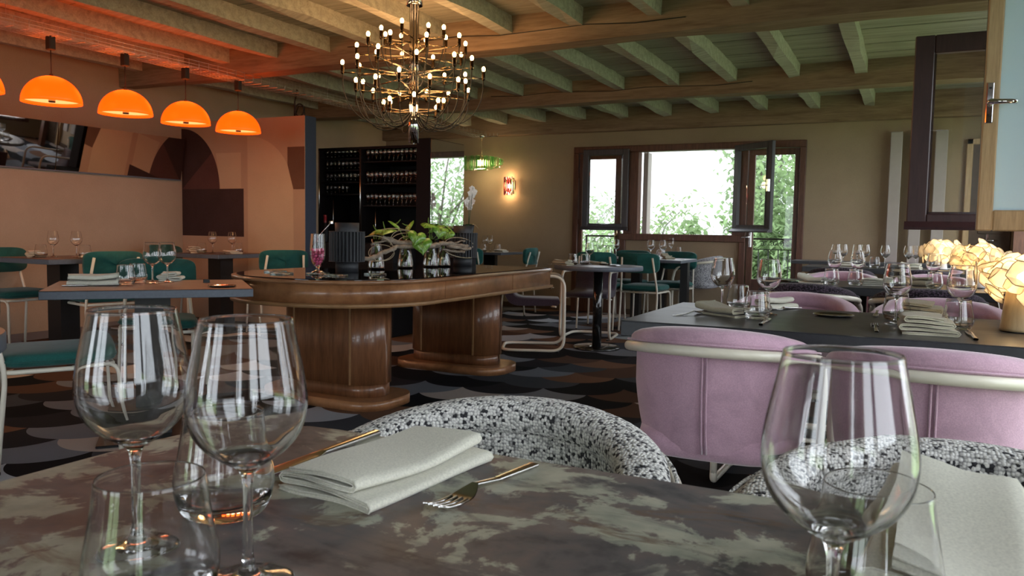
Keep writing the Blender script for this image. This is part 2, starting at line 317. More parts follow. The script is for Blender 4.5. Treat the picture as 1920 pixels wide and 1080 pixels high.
# ceiling: boards, joists and beams, each a piece
ce=struct('ceiling',MB().box(XL-.2,XR+.2,YF-.2,YB+.25,2.655,2.75),'plank')
y=YF; k=0
while y<YB:
    wd=.15+.05*random.random()
    if y>2.2 or k%3==0:
        y1=min(y+(wd if y>2.2 else .6),YB); z=2.622+.010*random.random()
        MB().box(XL,XR,y+.002,y1-.003,z,2.656).build('ceiling_plank','plank',ce)
    else: y1=y
    y=y1; k+=1
def hewn(L,w,h,seed,n=9):
    rng=random.Random(seed); pr=[]
    for i in range(n):
        j=lambda a:(rng.random()-.5)*a
        pr.append((L*i/(n-1),[(-w/2+j(.018),-h+j(.024)),(w/2+j(.018),-h+j(.024)),(w/2+j(.008),0),(-w/2+j(.008),0)]))
    m=MB(); v=[(x,a,b) for x,q in pr for a,b in q]; f=[]
    for i in range(n-1):
        for k in range(4): f.append((i*4+k,i*4+(k+1)%4,i*4+4+(k+1)%4,i*4+4+k))
    f+= [(3,2,1,0),tuple(range(4*n-4,4*n))]; m.add(v,f)
    return m
BM=[(0.6,.17,2.40),(2.95,.17,2.40),(5.43,.18,2.395),(7.93,.17,2.395)]
for i,(yb,w,zb) in enumerate(BM):
    o=hewn(XR-XL,w,2.65-zb,50+i,14).build('ceiling_beam','beam',ce,(XL,yb,2.65))
    if i>1:   # long drying cracks along the beam face
        MB().tube([(-4.2+.35*q,yb-w/2-.004,2.52+.012*math.sin(q*2.1+i)-.004*q) for q in range(9)],.0035,5).build('beam_crack','black',ce)
MB().box(XL,XR,9.70,YB,2.335,2.65,.008).build('wall_plate','beam',ce)
JX=[-.48-.566*k for k in range(12)]
ends=[(0.68,2.87),(3.03,5.34),(5.52,7.85),(8.01,9.71)]
for bi,(a,b) in enumerate(ends):
    for k,x in enumerate(JX):
        xx=x+((bi*7+k*5)%5-2)*.012+(.03 if bi==3 else 0)
        o=hewn(b-a,.098,.135 if bi<3 else .155,bi*40+k,6).build('joist','joist',ce,(xx,a,2.645),PI/2)
# partition with its painted mural
pt=struct('wall_partition',MB().box(XL,-5.31,6.095,6.258,0,2.135,.004),'slateblue')
MB().box(XL,-5.312,6.089,6.095,.07,2.133).build('painted_ground','mural',pt)
MB().box(XL,-5.31,6.083,6.095,0,.07).build('skirting_board','dark',pt)
def flat(name,poly,mat,d):
    MB().prism_ax([(x,z) for x,z in poly],6.089-d,6.089,'y').build(name,mat,pt)
ell=lambda a0,a1:[(-7.0+.55*math.cos(R(a)),1.432+.64*math.sin(R(a))) for a in [a0+(a1-a0)*i/14 for i in range(15)]]
flat('painted_sector',[(-7.0,1.432)]+ell(36,90),'plum',.0012); flat('painted_sector',[(-7.0,1.432)]+ell(0,36),'plumred',.0012)
flat('painted_rectangle',[(-7.0,.94),(-6.115,.94),(-6.115,1.432),(-7.0,1.432)],'plum',.0012)
flat('painted_rectangle',[(-6.44,1.436),(-6.15,1.436),(-6.15,1.80),(-6.5,1.80)],'sand',.0006)
flat('painted_arch',[(-6.06,.08),(-5.45,.08)]+[(-6.06+.6*math.cos(R(a)),1.40+.56*math.sin(R(a))) for a in range(0,91,9)],'sand',.0008)
flat('painted_block',[(-5.455,1.42),(-5.314,1.42),(-5.314,1.835),(-5.53,1.835),(-5.53,1.66),(-5.49,1.53)],'brown',.0014)
# tilted mirror strip on the left wall, two panels
mr=thing('wall_mirror','long narrow bronze mirror strip tilted forward on the beige side wall','mirror',(XL+.02,0,1.53))
for a,b in ((1.6,4.652),(4.66,6.05)):
    p=MB().box(0,.006,a,b,0,.43).xf(ry=R(9.5)).build('mirror_panel','dmirror',mr)
MB().box(-.005,.012,1.6,6.05,-.012,0).build('ledge','greyedge',mr)
# ------------------------------------------------------------------ back wall joinery
w1=thing('window_1',None,None); w1['kind']='structure'
f=lambda nm,*a: MB().box(*a,b=.006).build(nm,'redwood',w1)
f('head_frame',-3.985,-1.105,9.755,9.90,2.07,2.15); f('jamb',-3.985,-3.915,9.755,9.90,0,2.07); f('jamb',-1.175,-1.105,9.755,9.90,0,2.07)
f('mullion',-3.335,-3.255,9.755,9.90,0,1.0); f('mullion',-1.83,-1.755,9.755,9.90,0,1.0); f('mullion',-3.29,-3.10,9.765,9.90,1.0,2.07); f('mullion',-1.92,-1.755,9.765,9.90,1.0,2.07)
f('sill',-3.335,-1.755,9.745,9.92,.955,1.04)
MB().box(-3.08,-3.02,9.90,10.06,1.04,2.07).build('shutter_edge','grey',w1)
def sash(par,w,h,st,mat,loc,rz,pm='pane',bot=None,t=.05,drip=None,name='sash',mat2=None,flip=1):
    bot=bot or st; y0,y1=(-t/2,t/2) if not mat2 else (0,t/2) if flip>0 else (-t/2,0)
    def fr(a,b): return MB().box(0,st,a,b,0,h,.005).box(w-st,w,a,b,0,h,.005).box(st,w-st,a,b,0,bot,.005).box(st,w-st,a,b,h-st,h,.005)
    o=fr(y0,y1).build(name,mat,par,loc,rz)
    if mat2: fr(*((-t/2,0) if flip>0 else (0,t/2))).build('painted_face',mat2,o)
    MB().box(st-.005,w-st+.005,-.004,.004,bot-.005,h-st+.005).build('pane',pm,o)
    MB().box(st-.001,w-st+.001,-t/2-.004,-.006,bot-.001,bot+.012).box(st-.001,st+.011,-t/2-.004,-.006,bot,h-st).box(w-st-.011,w-st+.001,-t/2-.004,-.006,bot,h-st).build('glazing_bead',mat2 or mat,o)
    if drip:
        MB().prism_ax([(drip*.025,.004),(drip*(t/2+.035),.0),(drip*(t/2+.038),.014),(drip*.025,.045)],-.01,w+.01,'x').build('drip_rail',mat,o)
    return o
s1=sash(w1,.605,1.03,.075,'greyf',(-3.215,9.72,1.075),R(182.5),drip=1)
s2=sash(w1,.66,1.03,.075,'greyf',(-1.895,9.735,1.075),R(-41),drip=-1)
MB().box(.62,.65,-.06,-.025,.46,.60,.004).tube([(.635,-.07,.53),(.635,-.075,.53),(.56,-.08,.53)],.008,6).build('handle','steel',s2)
for i,(x0,x1,hx) in enumerate(((-3.91,-3.34,-3.385),(-1.75,-1.18,-1.705))):
    d=thing('door_%d'%(i+1),None,None); d['kind']='structure'
    MB().box(x0,x0+(.045 if i==0 else .075),9.79,9.84,0,2.065,.004).box(x1-(.075 if i==0 else .05),x1,9.79,9.84,0,2.065,.004).box(x0,x1,9.792,9.838,1.99,2.065,.004).box(x0,x1,9.792,9.838,0,.52,.004).build('door_leaf','redwood',d)
    MB().box(x0+.04,x1-.04,9.812,9.818,.5,2.0).build('pane','pane',d)
    MB().box(hx-.016,hx+.016,9.775,9.79,.90,1.10,.004).tube([(hx,9.775,1.02),(hx,9.745,1.02),(hx+(-.09 if i else .0),9.742,1.02),(hx+(-.10 if i else .0),9.742,.99)],.009,6).build('door_handle','brass' if i==0 else 'chrome',d)
    for hz in (.6,1.15,1.75): MB().cyl((x0-.005 if i==0 else x1+.005),9.785,hz,hz+.07,.008,8).build('hinge','redwood',d)
    g=thing('balcony_railing',['black iron balcony railing with scrolls behind the glazed door nearest the wall light','black iron balcony railing with scrolls behind the glazed door nearest the tall radiators'][i],'railing',((x0+x1)/2,10.42,0))
    MB().box(-.42,.42,-.02,.02,.985,1.01).box(-.42,.42,-.01,.01,.86,.87).box(-.42,.42,-.015,.015,.1,.13).build('handrail','iron',g)
    for q in range(7):
        xx=-.36+.12*q; MB().cyl(xx,0,.12,.86,.007,6).build('baluster','iron',g)
        if q<6:
            for sg in (1,-1):
                pts=[(xx+.06+sg*(.022+.03*(1-t/12)*math.cos(t*.55+1.0)),0,.935+.04*(1-t/14)*math.sin(t*.55+1.0)) for t in range(13)]
                MB().tube(pts,.0045,5).build('scroll','iron',g)
    MB().box(-.42,-.40,-.01,.01,0,1.0).box(.40,.42,-.01,.01,0,1.0).build('end_post','iron',g)
d3=thing('door_3',None,None); d3['kind']='structure'
MB().box(.50,.56,9.74,YB,0,2.1,.006).box(.50,.95,9.74,YB,2.04,2.1,.006).build('door_frame','paleoak',d3)
MB().box(.56,.94,9.755,9.79,0,2.04).build('door_leaf','dark',d3); MB().box(.64,.88,9.745,9.756,.25,.85,.005).box(.64,.88,9.745,9.756,1.1,1.9,.005).build('door_panel','dark',d3)
MB().box(.72,.745,9.735,9.75,.88,1.1,.003).tube([(.732,9.735,1.03),(.732,9.70,1.03),(.82,9.695,1.03)],.009,6).build('door_handle','chrome',d3)
for k,x in enumerate((-.235,-.02,.20)):
    t=thing('radiator',['pale grey vertical radiator panel clear of the open window sash','pale grey vertical radiator panel half hidden behind the dark red sash','pale grey vertical radiator panel behind the pane of the dark red sash'][k],'radiator',(x,9.70,.35),0,'vertical radiators')
    MB().box(0,.12,-.02,.015,0,1.845,.006).build('panel','grey',t); [MB().box(.03,.09,.015,.098,q,q+.05).build('bracket','grey',t) for q in (.2,1.6)]
# right wall windows, the rear two enlarged for extra daylight
for i,(a,b,z0,z1) in enumerate(OPR):
    w=thing('window_%d'%(i+2),None,None); w['kind']='structure'; m='redwood'
    MB().box(XR-.02,XR+.10,a,a+.06,z0,z1).box(XR-.02,XR+.10,b-.06,b,z0,z1).box(XR-.02,XR+.10,a,b,z1-.06,z1).box(XR-.05,XR+.12,a,b,z0-.02,z0+.04).build('window_frame',m,w)
    if i!=3: MB().box(XR+.02,XR+.08,(a+b)/2-.05,(a+b)/2+.05,z0,z1).build('mullion',m,w)
    if i==3:
        sa=sash(w,.965,1.03,.095,'darkred',(XR-.005,4.86,1.092),R(180),drip=1,bot=.085)
        sb=sash(w,.722,1.05,.052,'darkred',(XR-.005,3.50,1.079),R(180),pm='skyrefl',bot=.078,mat2='paleoak',flip=-1)
        MB().box(  .690,.714,.026,.034,.40,.55,.003).tube([(.702,.034,.475),(.702,.062,.475),(.636,.066,.472),(.618,.066,.470)],[.012,.011,.010,.009],8).build('window_handle','chrome',sb)
        MB().cyl(.702,.031,.425,.432,.006,6).cyl(.702,.031,.525,.532,.006,6).build('screw','black',sb)
for i,(a,b,z0,z1) in enumerate(OPF):
    w=thing('window_%d'%(i+8),None,None); w['kind']='structure'
    MB().box(a,a+.06,YF-.12,YF+.02,z0,z1).box(b-.06,b,YF-.12,YF+.02,z0,z1).box(a,b,YF-.12,YF+.02,z1-.06,z1).box((a+b)/2-.04,(a+b)/2+.04,YF-.1,YF,z0,z1).build('window_frame','redwood',w)
# ------------------------------------------------------------------ outside: balcony, meadow, trees
struct('ground_outside',MB().box(-80,80,10.9,120,-3.2,-3.0).box(3.0,80,-80,10.9,-3.2,-3.0).box(-80,3.0,-80,-6,-3.2,-3.0),'grass')
struct('balcony_slab',MB().box(-7.2,1.3,10.05,10.6,-.2,-.02),'deck')
def tree(label,x,y,zb,zt,rad,n,leaf,size,mat,seed,branches=7,grp=None,squash=1.0,spray=0):
    rng=random.Random(seed); t=thing('leafy_tree',label,'tree',(x,y,zb),0,grp); h=zt-zb
    MB().tube([(0,0,0),(.08*h*.2,0,h*.35),(0,.05,h*.72)],[.10,.075,.03],7).build('trunk','bark',t)
    tips=[]; b=MB()
    for i in range(branches):
        a=2*PI*i/branches+rng.random(); z0=h*(.25+.4*rng.random()); l=rad*(.55+.5*rng.random()); z1=z0+h*(.12+.45*rng.random()) if not spray else z0+h*(.1+.30*rng.random())
        p=[(0,0,z0),(math.cos(a)*l*.5,math.sin(a)*l*.5,z0+(z1-z0)*.6),(math.cos(a)*l,math.sin(a)*l,min(z1,h*.98))]
        b.tube(p,[.035,.02,.008],5)
        for q in range(9): 
            u=q/8; tips.append([p[0][c]*(1-u)**2+p[1][c]*2*u*(1-u)+p[2][c]*u*u for c in range(3)])
    b.build('branches','bark',t)['kind']='stuff'
    v=[];f=[]
    for i in range(n):
        if i%3 or spray:
            c=tips[rng.randrange(len(tips))]; sg=rad*(.13 if spray else .24); c=[c[0]+rng.gauss(0,sg),c[1]+rng.gauss(0,sg),c[2]+rng.gauss(0,sg*.8)]
        else:
            while 1:
                q=[rng.uniform(-1,1) for _ in range(3)]
                if q[0]**2+q[1]**2+q[2]**2<1: break
            c=[q[0]*rad,q[1]*rad,h*.62+q[2]*h*.36*squash]
        a=rng.random()*2*PI; dr=-.2-.7*rng.random(); l=size*(.7+.6*rng.random()); wv=l*.22
        d=Vector((math.cos(a)*math.cos(dr),math.sin(a)*math.cos(dr),math.sin(dr))); sd=Vector((-math.sin(a),math.cos(a),rng.uniform(-.5,.5)))*wv; c=Vector(c); k=len(v)
        v+=[c,c+d*l*.35+sd,c+d*l,c+d*l*.35-sd]; f.append((k,k+1,k+2,k+3))
    m=MB().add([tuple(p) for p in v],f).build('foliage',mat,t); m['kind']='stuff'; return t
tree('leafy cherry tree filling the view behind the glazed door by the radiators',-1.80,13.7,-3,2.75,.95,9000,0,.15,'leaf1',1,11)
tree('low branch sprays rising into the open window from the right',-3.0,13.3,-3,1.80,.95,5200,0,.155,'leaf1',2,9,spray=1)
tree('pale distant tree low behind the left of the open window',-5.6,18.5,-3,1.7,1.2,3600,0,.16,'leaf2',3,9)
tree('pale distant tree behind the pane of the dark left sash',-7.9,19.5,-3,2.6,1.2,3600,0,.16,'leaf2',4,9)
tree('bushy bright tree low behind the balcony railing on the left',-5.2,13.2,-3,1.02,1.0,8000,0,.14,'leaf1',5,9)
tree('bushy bright tree low behind the balcony railing on the right',-.9,12.4,-3,1.05,.9,8000,0,.14,'leaf1',6,9)
tree('tall slender tree beyond the cherry, topping the glazed door',-2.5,16.6,-3,4.0,1.0,5000,0,.17,'leaf1',8,9)
tree('wide tree seen only in the mirror of the bar block',1.3,15.8,-3,3.4,2.2,7500,0,.14,'leaf1',10,14)
hz=NT('thin_mist'); hz.t.nodes.remove(hz.b); vv=hz.t.nodes.new('ShaderNodeVolumeScatter'); vv.inputs['Density'].default_value=.03; vv.inputs['Color'].default_value=(.95,.98,1,1)
hz.t.links.new(vv.outputs[0],hz.t.nodes['Material Output'].inputs['Volume'])
hb=MB().box(-45,35,15.0,80,-2.95,14).build('mist',hz.m); hb['kind']='stuff'; hb['category']='mist'; hb['label']='thin white mist over the trees beyond the back windows'
# ------------------------------------------------------------------ chairs
def make_teal(label,mat='teal',group='teal velvet chairs'):
    t=thing('dining_chair',label,'chair',(0,0,0),0,group)
    MB().sq((0,.0,.47),(.44,.43,.075),.28,28,10,.55).build('seat',mat,t)
    MB().tube([(.222*math.copysign(abs(math.cos(a))**.3,math.cos(a)),.217*math.copysign(abs(math.sin(a))**.3,math.sin(a)),.468) for a in [2*PI*i/40 for i in range(40)]],.004,5,True).build('piping',mat,t)
    def cu(u,v):
        a=2*PI*u; e=.42; x=.225*math.copysign(abs(math.cos(a))**e,math.cos(a)); z=.105*math.copysign(abs(math.sin(a))**e,math.sin(a)); q=-1+2*v
        k=(1-abs(q)**5)**.5 if abs(q)<1 else 0
        return (x*(.90+.10*k) if v not in (0,1) else 0, -.228+q*.027-.05*(1-(x/.225)**2)*.6, .735+(z*(.86+.14*k) if v not in(0,1) else 0)-q*.0)
    MB().grid(cu,32,9,True).build('backrest',mat,t)
    MB().tube(fillet([(-.205,-.20,.425),(.205,-.20,.425),(.205,.195,.425),(-.205,.195,.425),(-.205,-.2,.425)],.04,4),.0105,8).build('seat_frame','cream',t)
    for s in (-1,1):
        MB().tube(fillet([(s*.19,.05,.425),(s*.205,.215,.425),(s*.215,.235,.0)],.06,6),.0105,8).build('leg','cream',t)
        MB().tube(fillet([(s*.20,-.235,0),(s*.20,-.195,.43),(s*.165,-.285,.79)],.08,6),[.0105]*8+[.0115],8).build('rear_leg','cream',t)
        for yy in (.235,-.235): MB().cyl(s*(.215 if yy>0 else .20),yy,-.0,.012,.0125,8).build('glide','black',t)
    return t
def make_cantilever(label,mat='purple',group='aubergine cantilever chairs'):
    t=thing('cantilever_chair',label,'chair',(0,0,0),0,group)
    prof=[(.22,.455),(.24,.43),(.21,.405),(-.14,.40),(-.205,.42),(-.25,.50),(-.275,.70),(-.265,.73),(-.238,.715),(-.205,.55),(-.16,.475),(-.10,.462)]
    MB().prism_ax(fillet([(a,b,0) for a,b in prof]+[(.22,.455,0)],.03,3) and [(p.x,p.y) for p in fillet([(a,b,0) for a,b in prof]+[(.22,.455,0)],.03,3)][:-1],-.205,.205,'x',True).build('seat_shell',mat,t)
    lp=fillet([(-.225,-.235,.66),(-.235,.27,.665),(-.245,.275,.016),(-.235,-.26,.016),(.235,-.26,.016),(.245,.275,.016),(.235,.27,.665),(.225,-.235,.66)],.11,7)
    MB().tube(lp,.0135,10).build('tube_frame','cream',t)
    for s in(-1,1):
        MB().tube([(s*.245,.20,.40),(s*.19,.16,.40)],.008,6).build('bracket','cream',t); MB().tube([(s*.225,-.22,.66),(s*.19,-.25,.655)],.008,6).build('bracket','cream',t)
        MB().cyl(s*.22,.22,-.0,.01,.015,8).build('glide','black',t)
    return t
def make_tub(label,mat,group,high=.80,ring='cream',soft=1):
    t=thing('tub_chair',label,'armchair',(0,0,0),0,group); A,B=.245,.235
    top=lambda th:.735-.055*(1-math.cos(th))*.5-.015*(th/1.9)**4
    th=lambda u:R(-112+224*u)
    def outer(u,v):
        a=th(u); z0=.445; z=z0+(top(a)-.004-z0)*v; k=.86+.14*min(1,v*1.7)**.6
        return (A*k*math.sin(a),-B*k*math.cos(a)-.005,z)
    def inner(u,v):
        a=th(u); z0=.47; z=z0+(top(a)+.012-z0)*v; k=.80+.04*v; return (A*k*math.sin(a),-B*k*math.cos(a),z)
    MB().grid(outer,40,9).build('back_panel',mat,t)
    def pad(u,v):   # rolled padded top, thick at the back and thinning along the arms
        a=th(u); b=2*PI*v; w=max(0,math.cos(a*.86)); hh=(high-.735)*.5*(.34+.66*w**.7); tt=.030+.010*w; e=.8
        r=.90+.10*.4
        return ((A*r+tt*math.copysign(abs(math.cos(b))**e,math.cos(b)))*math.sin(a),-(B*r+tt*math.copysign(abs(math.cos(b))**e,math.cos(b)))*math.cos(a),top(a)+hh+hh*1.05*math.copysign(abs(math.sin(b))**e,math.sin(b))-.004)
    MB().grid(pad,44,17).build('rolled_top',mat,t)
    MB().tube([((A+.028)*math.sin(th(i/30)),-(B+.028)*math.cos(th(i/30)),top(th(i/30))+.02) for i in range(3,28)],.003,5).build('top_piping',mat,t)
    MB().grid(inner,40,7).build('inner_back',mat,t)
    MB().sq((0,.03,.455),(.44,.46,.10),.5,26,10,.5).build('seat',mat,t)
    MB().tube([(-.006,outer(.5,v/8)[1]-.002,outer(.5,v/8)[2]) for v in range(9)],.0035,5).tube([(.006,outer(.5,v/8)[1]-.002,outer(.5,v/8)[2]) for v in range(9)],.0035,5).build('seam',mat,t)
    rp=[((A+.024)*math.sin(R(-108+216*i/36)),-(B+.024)*math.cos(R(-108+216*i/36)),top(R(-108+216*i/36))+.0) for i in range(37)]
    x,y,z=rp[-1]; en=lambda s:[(s*.268,y+.10,z-.035),(s*.268,y+.155,z-.16),(s*.262,y+.16,.10)]
    full=[(-.262,y+.16,.05)]+list(reversed(en(-1)))+rp+en(1)+[(.262,y+.16,.05)]
    base=fillet([(.262,y+.16,.06),(.262,y+.16,.016),(.25,-.10,.016),(.16,-.20,.016),(-.16,-.20,.016),(-.25,-.10,.016),(-.262,y+.16,.016),(-.262,y+.16,.06)],.09,5)
    cr=[Vector(p) for p in full]; sm=[cr[0]]
    for i in range(1,len(cr)-2):   # Catmull-Rom through the ring so the arm ends turn down smoothly
        for q in range(2):
            u=q/2; p0,p1,p2,p3=cr[i-1],cr[i],cr[i+1],cr[i+2]
            sm.append(.5*((2*p1)+(p2-p0)*u+(2*p0-5*p1+4*p2-p3)*u*u+(3*p1-p0-3*p2+p3)*u**3))
    sm+=[cr[-2],cr[-1]]
    MB().tube(sm,.0150,12).build('ring_tube',ring,t); MB().tube(base,.0150,10).build('base_tube',ring,t)
    MB().tube([(-.2,.14,.40),(.2,.14,.40)],.012,8).tube([(-.262,y+.16,.40),(.262,y+.16,.40)],.012,8).build('cross_bar',ring,t)
    return t
def rot_to(dx,dy): return math.atan2(-dx,dy)    # heading so that local +Y points along (dx,dy)
CH={}
def place(kind,maker,x,y,rz,label,group,**k):
    if kind not in CH:
        o=maker(label,**k); o.location=(x,y,0); o.rotation_euler=(0,0,rz); o['group']=group; CH[kind]=o; return o
    return dup(CH[kind],(x,y,0),rz,label,group)
tg='teal velvet chairs'
T=lambda x,y,rz,l:place('teal',make_teal,x,y,rz,l,tg)
T(-2.51,8.25,R(-2),'teal velvet chair with its whole back frame in view, between round table and mauve chairs')
T(-2.99,8.20,R(4),'teal velvet chair half hidden behind the wine glass on the round table')
T(-2.43,8.93,R(172),'teal velvet chair facing the room, right of the two across the window table')
T(-2.95,8.93,R(180),'teal velvet chair facing the room, showing only its top edge below the window')
T(-4.46,8.99,R(95),'pale lit teal chair at the right end of the small table by the sconce')
T(-4.78,8.46,R(12),'teal velvet chair in front of the small table under the green lamp')
T(-5.30,5.68,R(60),'teal velvet chair by the painted partition with its back and two rods showing')
T(-6.45,5.62,R(-82),'dark teal chair between the side wall and the table at the partition')
T(-6.55,4.02,R(-90),'dark teal chair against the side wall at the far left table')
T(-5.74,4.20,R(75),'teal velvet chair whose back rises behind the tumbler on the square turned table')
T(-4.02,3.30,R(-131),'teal velvet chair facing us across the square turned table')
T(-3.41,2.25,R(-28),'teal velvet chair nearest to us, only its seat beside the left wine glass')
place('cant',make_cantilever,-2.98,6.42,R(-66),'aubergine cantilever chair in profile between the oak bar table and round table','aubergine cantilever chairs')
place('cant',make_cantilever,-2.82,7.45,R(188),'aubergine cantilever chair facing us behind the round table','aubergine cantilever chairs')
pk='mauve velvet tub chairs'
PK=lambda x,y,rz,l:place('pink',lambda la,**k:make_tub(la,'pink',pk),x,y,rz,l,pk)
PK(-.485,2.37,R(2),'mauve velvet tub chair with finger marks on its back, left of the nearest pair')
PK(.075,2.27,R(-2),'mauve velvet tub chair of the nearest pair seen through the right wine glass')
PK(-.43,3.56,R(180),'mauve velvet tub chair across the near slate table beside the dark plate')
PK(.13,3.58,R(180),'mauve velvet tub chair across the near slate table behind the folded napkins')
PK(-.42,6.02,R(180),'mauve velvet tub chair across the second slate table, left of two')
PK(.16,6.04,R(180),'mauve velvet tub chair across the second slate table, right of two')
pt_='aubergine tweed tub chairs'
PT=lambda x,y,rz,l:place('ptw',lambda la,**k:make_tub(la,'ptweed',pt_),x,y,rz,l,pt_)
PT(-.50,4.70,R(0),'aubergine tweed tub chair backing onto the near slate table, left of two')
PT(.10,4.66,R(0),'aubergine tweed tub chair backing onto the near slate table, right of two')
PT(-.50,7.25,R(0),'aubergine tweed tub chair at the third slate table, left of two')
PT(.12,7.25,R(0),'aubergine tweed tub chair at the third slate table, right of two')
tw='black and white tweed tub chairs'
TW=lambda x,y,rz,l:place('tw',lambda la,**k:make_tub(la,'tweed',tw,high=.79),x,y,rz,l,tw)
TW(-.51,.905,R(176),'black and white tweed tub chair across our table behind the fork and napkin')
TW(.085,.945,R(184),'black and white tweed tub chair across our table behind the right wine glass')
place('gw',lambda la,**k:make_tub(la,'greyweave','grey woven chair'),-2.20,9.42,R(84),'grey woven tub chair at the right end of the long window table',None)
# ------------------------------------------------------------------ tables
def legs_ped(t,x,y,z,w=.16,d=.08,b=.42,name='pedestal'):
    MB().box(x-w/2,x+w/2,y-d/2,y+d/2,.012,z).build(name,'black',t); MB().box(x-b/2,x+b/2,y-b/2,y+b/2,0,.012,.004).build('foot_plate','black',t)
def slab(t,x0,x1,y0,y1,z,th,top,edge,b=.003):
    MB().box(x0,x1,y0,y1,z-th,z-.002,b).build('table_edge',edge,t); MB().box(x0+.001,x1-.001,y0+.001,y1-.001,z-.003,z,.001).build('table_top',top,t)
t=thing('dining_table','mottled oxidised stone table we sit at, nearest of all','table',(0,0,0)); Z0=.77
poly=[(-.868,.06)]+[(-.868,.70),(-.862,.745),(-.83,.80),(-.79,.84),(-.745,.863),(-.70,.868)]+[(.90,.868),(.90,.06)]
poly=list(reversed(poly))
MB().prism(poly,Z0-.028,Z0-.002).build('table_edge','edge',t); MB().prism([(x*.999,y) for x,y in poly],Z0-.003,Z0).build('table_top','stone',t)
legs_ped(t,-.45,.42,Z0-.028); legs_ped(t,.5,.42,Z0-.028)
t=thing('dining_table','dark slate topped table between the mauve chairs','table',(0,0,0)); slab(t,-.875,.90,2.60,3.44,.75,.055,'slate','edge'); legs_ped(t,-.12,3.02,.70); legs_ped(t,.62,3.02,.70)
t=thing('dining_table','second slate table behind the near slate table','table',(0,0,0)); slab(t,-.79,.90,5.08,5.80,.75,.05,'slate','edge'); legs_ped(t,-.3,5.4,.70); legs_ped(t,.6,5.4,.70)
t=thing('dining_table','third slate table with reddish legs further towards the window','table',(0,0,0)); slab(t,-.86,.90,7.62,8.30,.77,.045,'edge','edge')
MB().box(-.80,-.72,7.7,7.78,0,.725).build('leg','redwood',t); MB().box(.7,.78,7.7,7.78,0,.725).build('leg','redwood',t)
t=thing('dining_table','narrow dark table against the back wall right of the glazed door','table',(0,0,0)); slab(t,-1.16,.45,9.22,9.68,.775,.035,'greytop','edge')
MB().box(-.98,-.90,9.3,9.38,0,.74).build('leg','redwood',t); MB().box(.3,.38,9.3,9.38,0,.74).build('leg','redwood',t)
t=thing('dining_table','long pale topped table in front of the open window','table',(0,0,0)); slab(t,-3.34,-2.14,8.28,9.0,.765,.032,'greytop','greyedge'); legs_ped(t,-2.72,8.60,.733,.10,.10,.3); legs_ped(t,-2.20,8.70,.733,.08,.10,.2)
t=thing('dining_table','small pale table below the window sill behind the teal chairs','table',(0,0,0)); slab(t,-3.0,-2.40,9.26,9.72,.785,.032,'greytop','greyedge'); legs_ped(t,-2.68,9.5,.75,.1,.1,.35)
t=thing('dining_table','small dark table by the back wall under the green lamp','table',(0,0,0)); slab(t,-5.15,-4.52,8.76,9.38,.775,.032,'greytop','greyedge'); legs_ped(t,-4.83,9.07,.74)
t=thing('round_table','round grey bistro table on a black disc base','table',(-2.49,6.74,0))
MB().lathe([(0,.712),(.392,.712),(.398,.716),(.398,.745),(.394,.75)],64).build('table_edge','greyedge',t); MB().cyl(0,0,.748,.7505,.394,64).build('table_top','greytop',t)
MB().cyl(0,0,.018,.712,.042,24).build('column','bmetal',t); MB().lathe([(0,0),(.212,0),(.212,.014),(.205,.02),(0,.022)],48).build('disc_base','bmetal',t); MB().cyl(0,0,.70,.712,.14,24).build('mount_plate','black',t)
t=thing('round_table','round brown table cut off at the left edge beside the teal seat','table',(-2.40,1.03,0))
MB().lathe([(0,.70),(.345,.70),(.35,.705),(.35,.745),(.347,.75)],64).build('table_edge','greyedge',t); MB().cyl(0,0,.748,.751,.347,64).build('table_top','browntop',t); MB().cyl(0,0,.018,.70,.04,20).build('column','bmetal',t); MB().lathe([(0,0),(.2,0),(.2,.014),(0,.02)],40).build('disc_base','bmetal',t)
for lab,cx,cy,rz,w,d,z in (('brown topped square table turned at an angle in front of the oak bar table',-3.377,2.75,R(49.4),.90,.70,.75),('brown topped table by the side wall under the orange lamps',-6.0,4.05,0,.66,.66,.78),('brown topped table in the corner by the painted partition',-5.95,5.62,0,.60,.62,.785)):
    t=thing('square_table',lab,'table',(cx,cy,0),rz,None); slab(t,-w/2,w/2,-d/2,d/2,z,.04,'browntop','greyedge'); legs_ped(t,0,0,z-.04,.16,.16,.5)
# oak bar table
t=thing('bar_table','oak art deco bar table with rounded end, black glass top and two pedestals','table',(0,0,0))
def stad(x0,x1,y0,y1,r,n=14,sq=True):
    p=arc(x0+r,y0+r,r,180,270,n)+arc(x1-r,y0+r,r,270,360,n)
    return p+([(x1,y1),(x0,y1)] if sq else arc(x1-r,y1-r,r,0,90,n)+arc(x0+r,y1-r,r,90,180,n))
X0,X1,Y0,Y1=-3.74,-2.46,3.30,5.60
MB().prism(stad(X0,X1,Y0,Y1,.58,22),.638,.745,True).build('apron','oak',t)
MB().prism(stad(X0-.012,X1+.012,Y0-.012,Y1+.004,.59,22),.745,.766,True).build('top_moulding','oakh',t)
MB().prism(stad(X0-.02,X1+.02,Y0-.02,Y1+.01,.595,22),.618,.640,True).build('bottom_moulding','trimw',t)
MB().prism(stad(X0+.012,X1-.012,Y0+.012,Y1-.01,.575,22),.764,.772).build('glass_top','blackglass',t)
MB().box(X1-.01,X1+.022,Y1-.02,Y1+.016,.738,.772,.004).build('metal_end','chrome',t); MB().box(X1-.01,X1+.03,Y1-.05,Y1+.02,.612,.622).build('metal_end','chrome',t)
for k in range(2): MB().box(X1-.004,X1+.0015,(4.05,4.95)[k],(4.052,4.952)[k],.64,.745).build('veneer_joint','oakd',t)
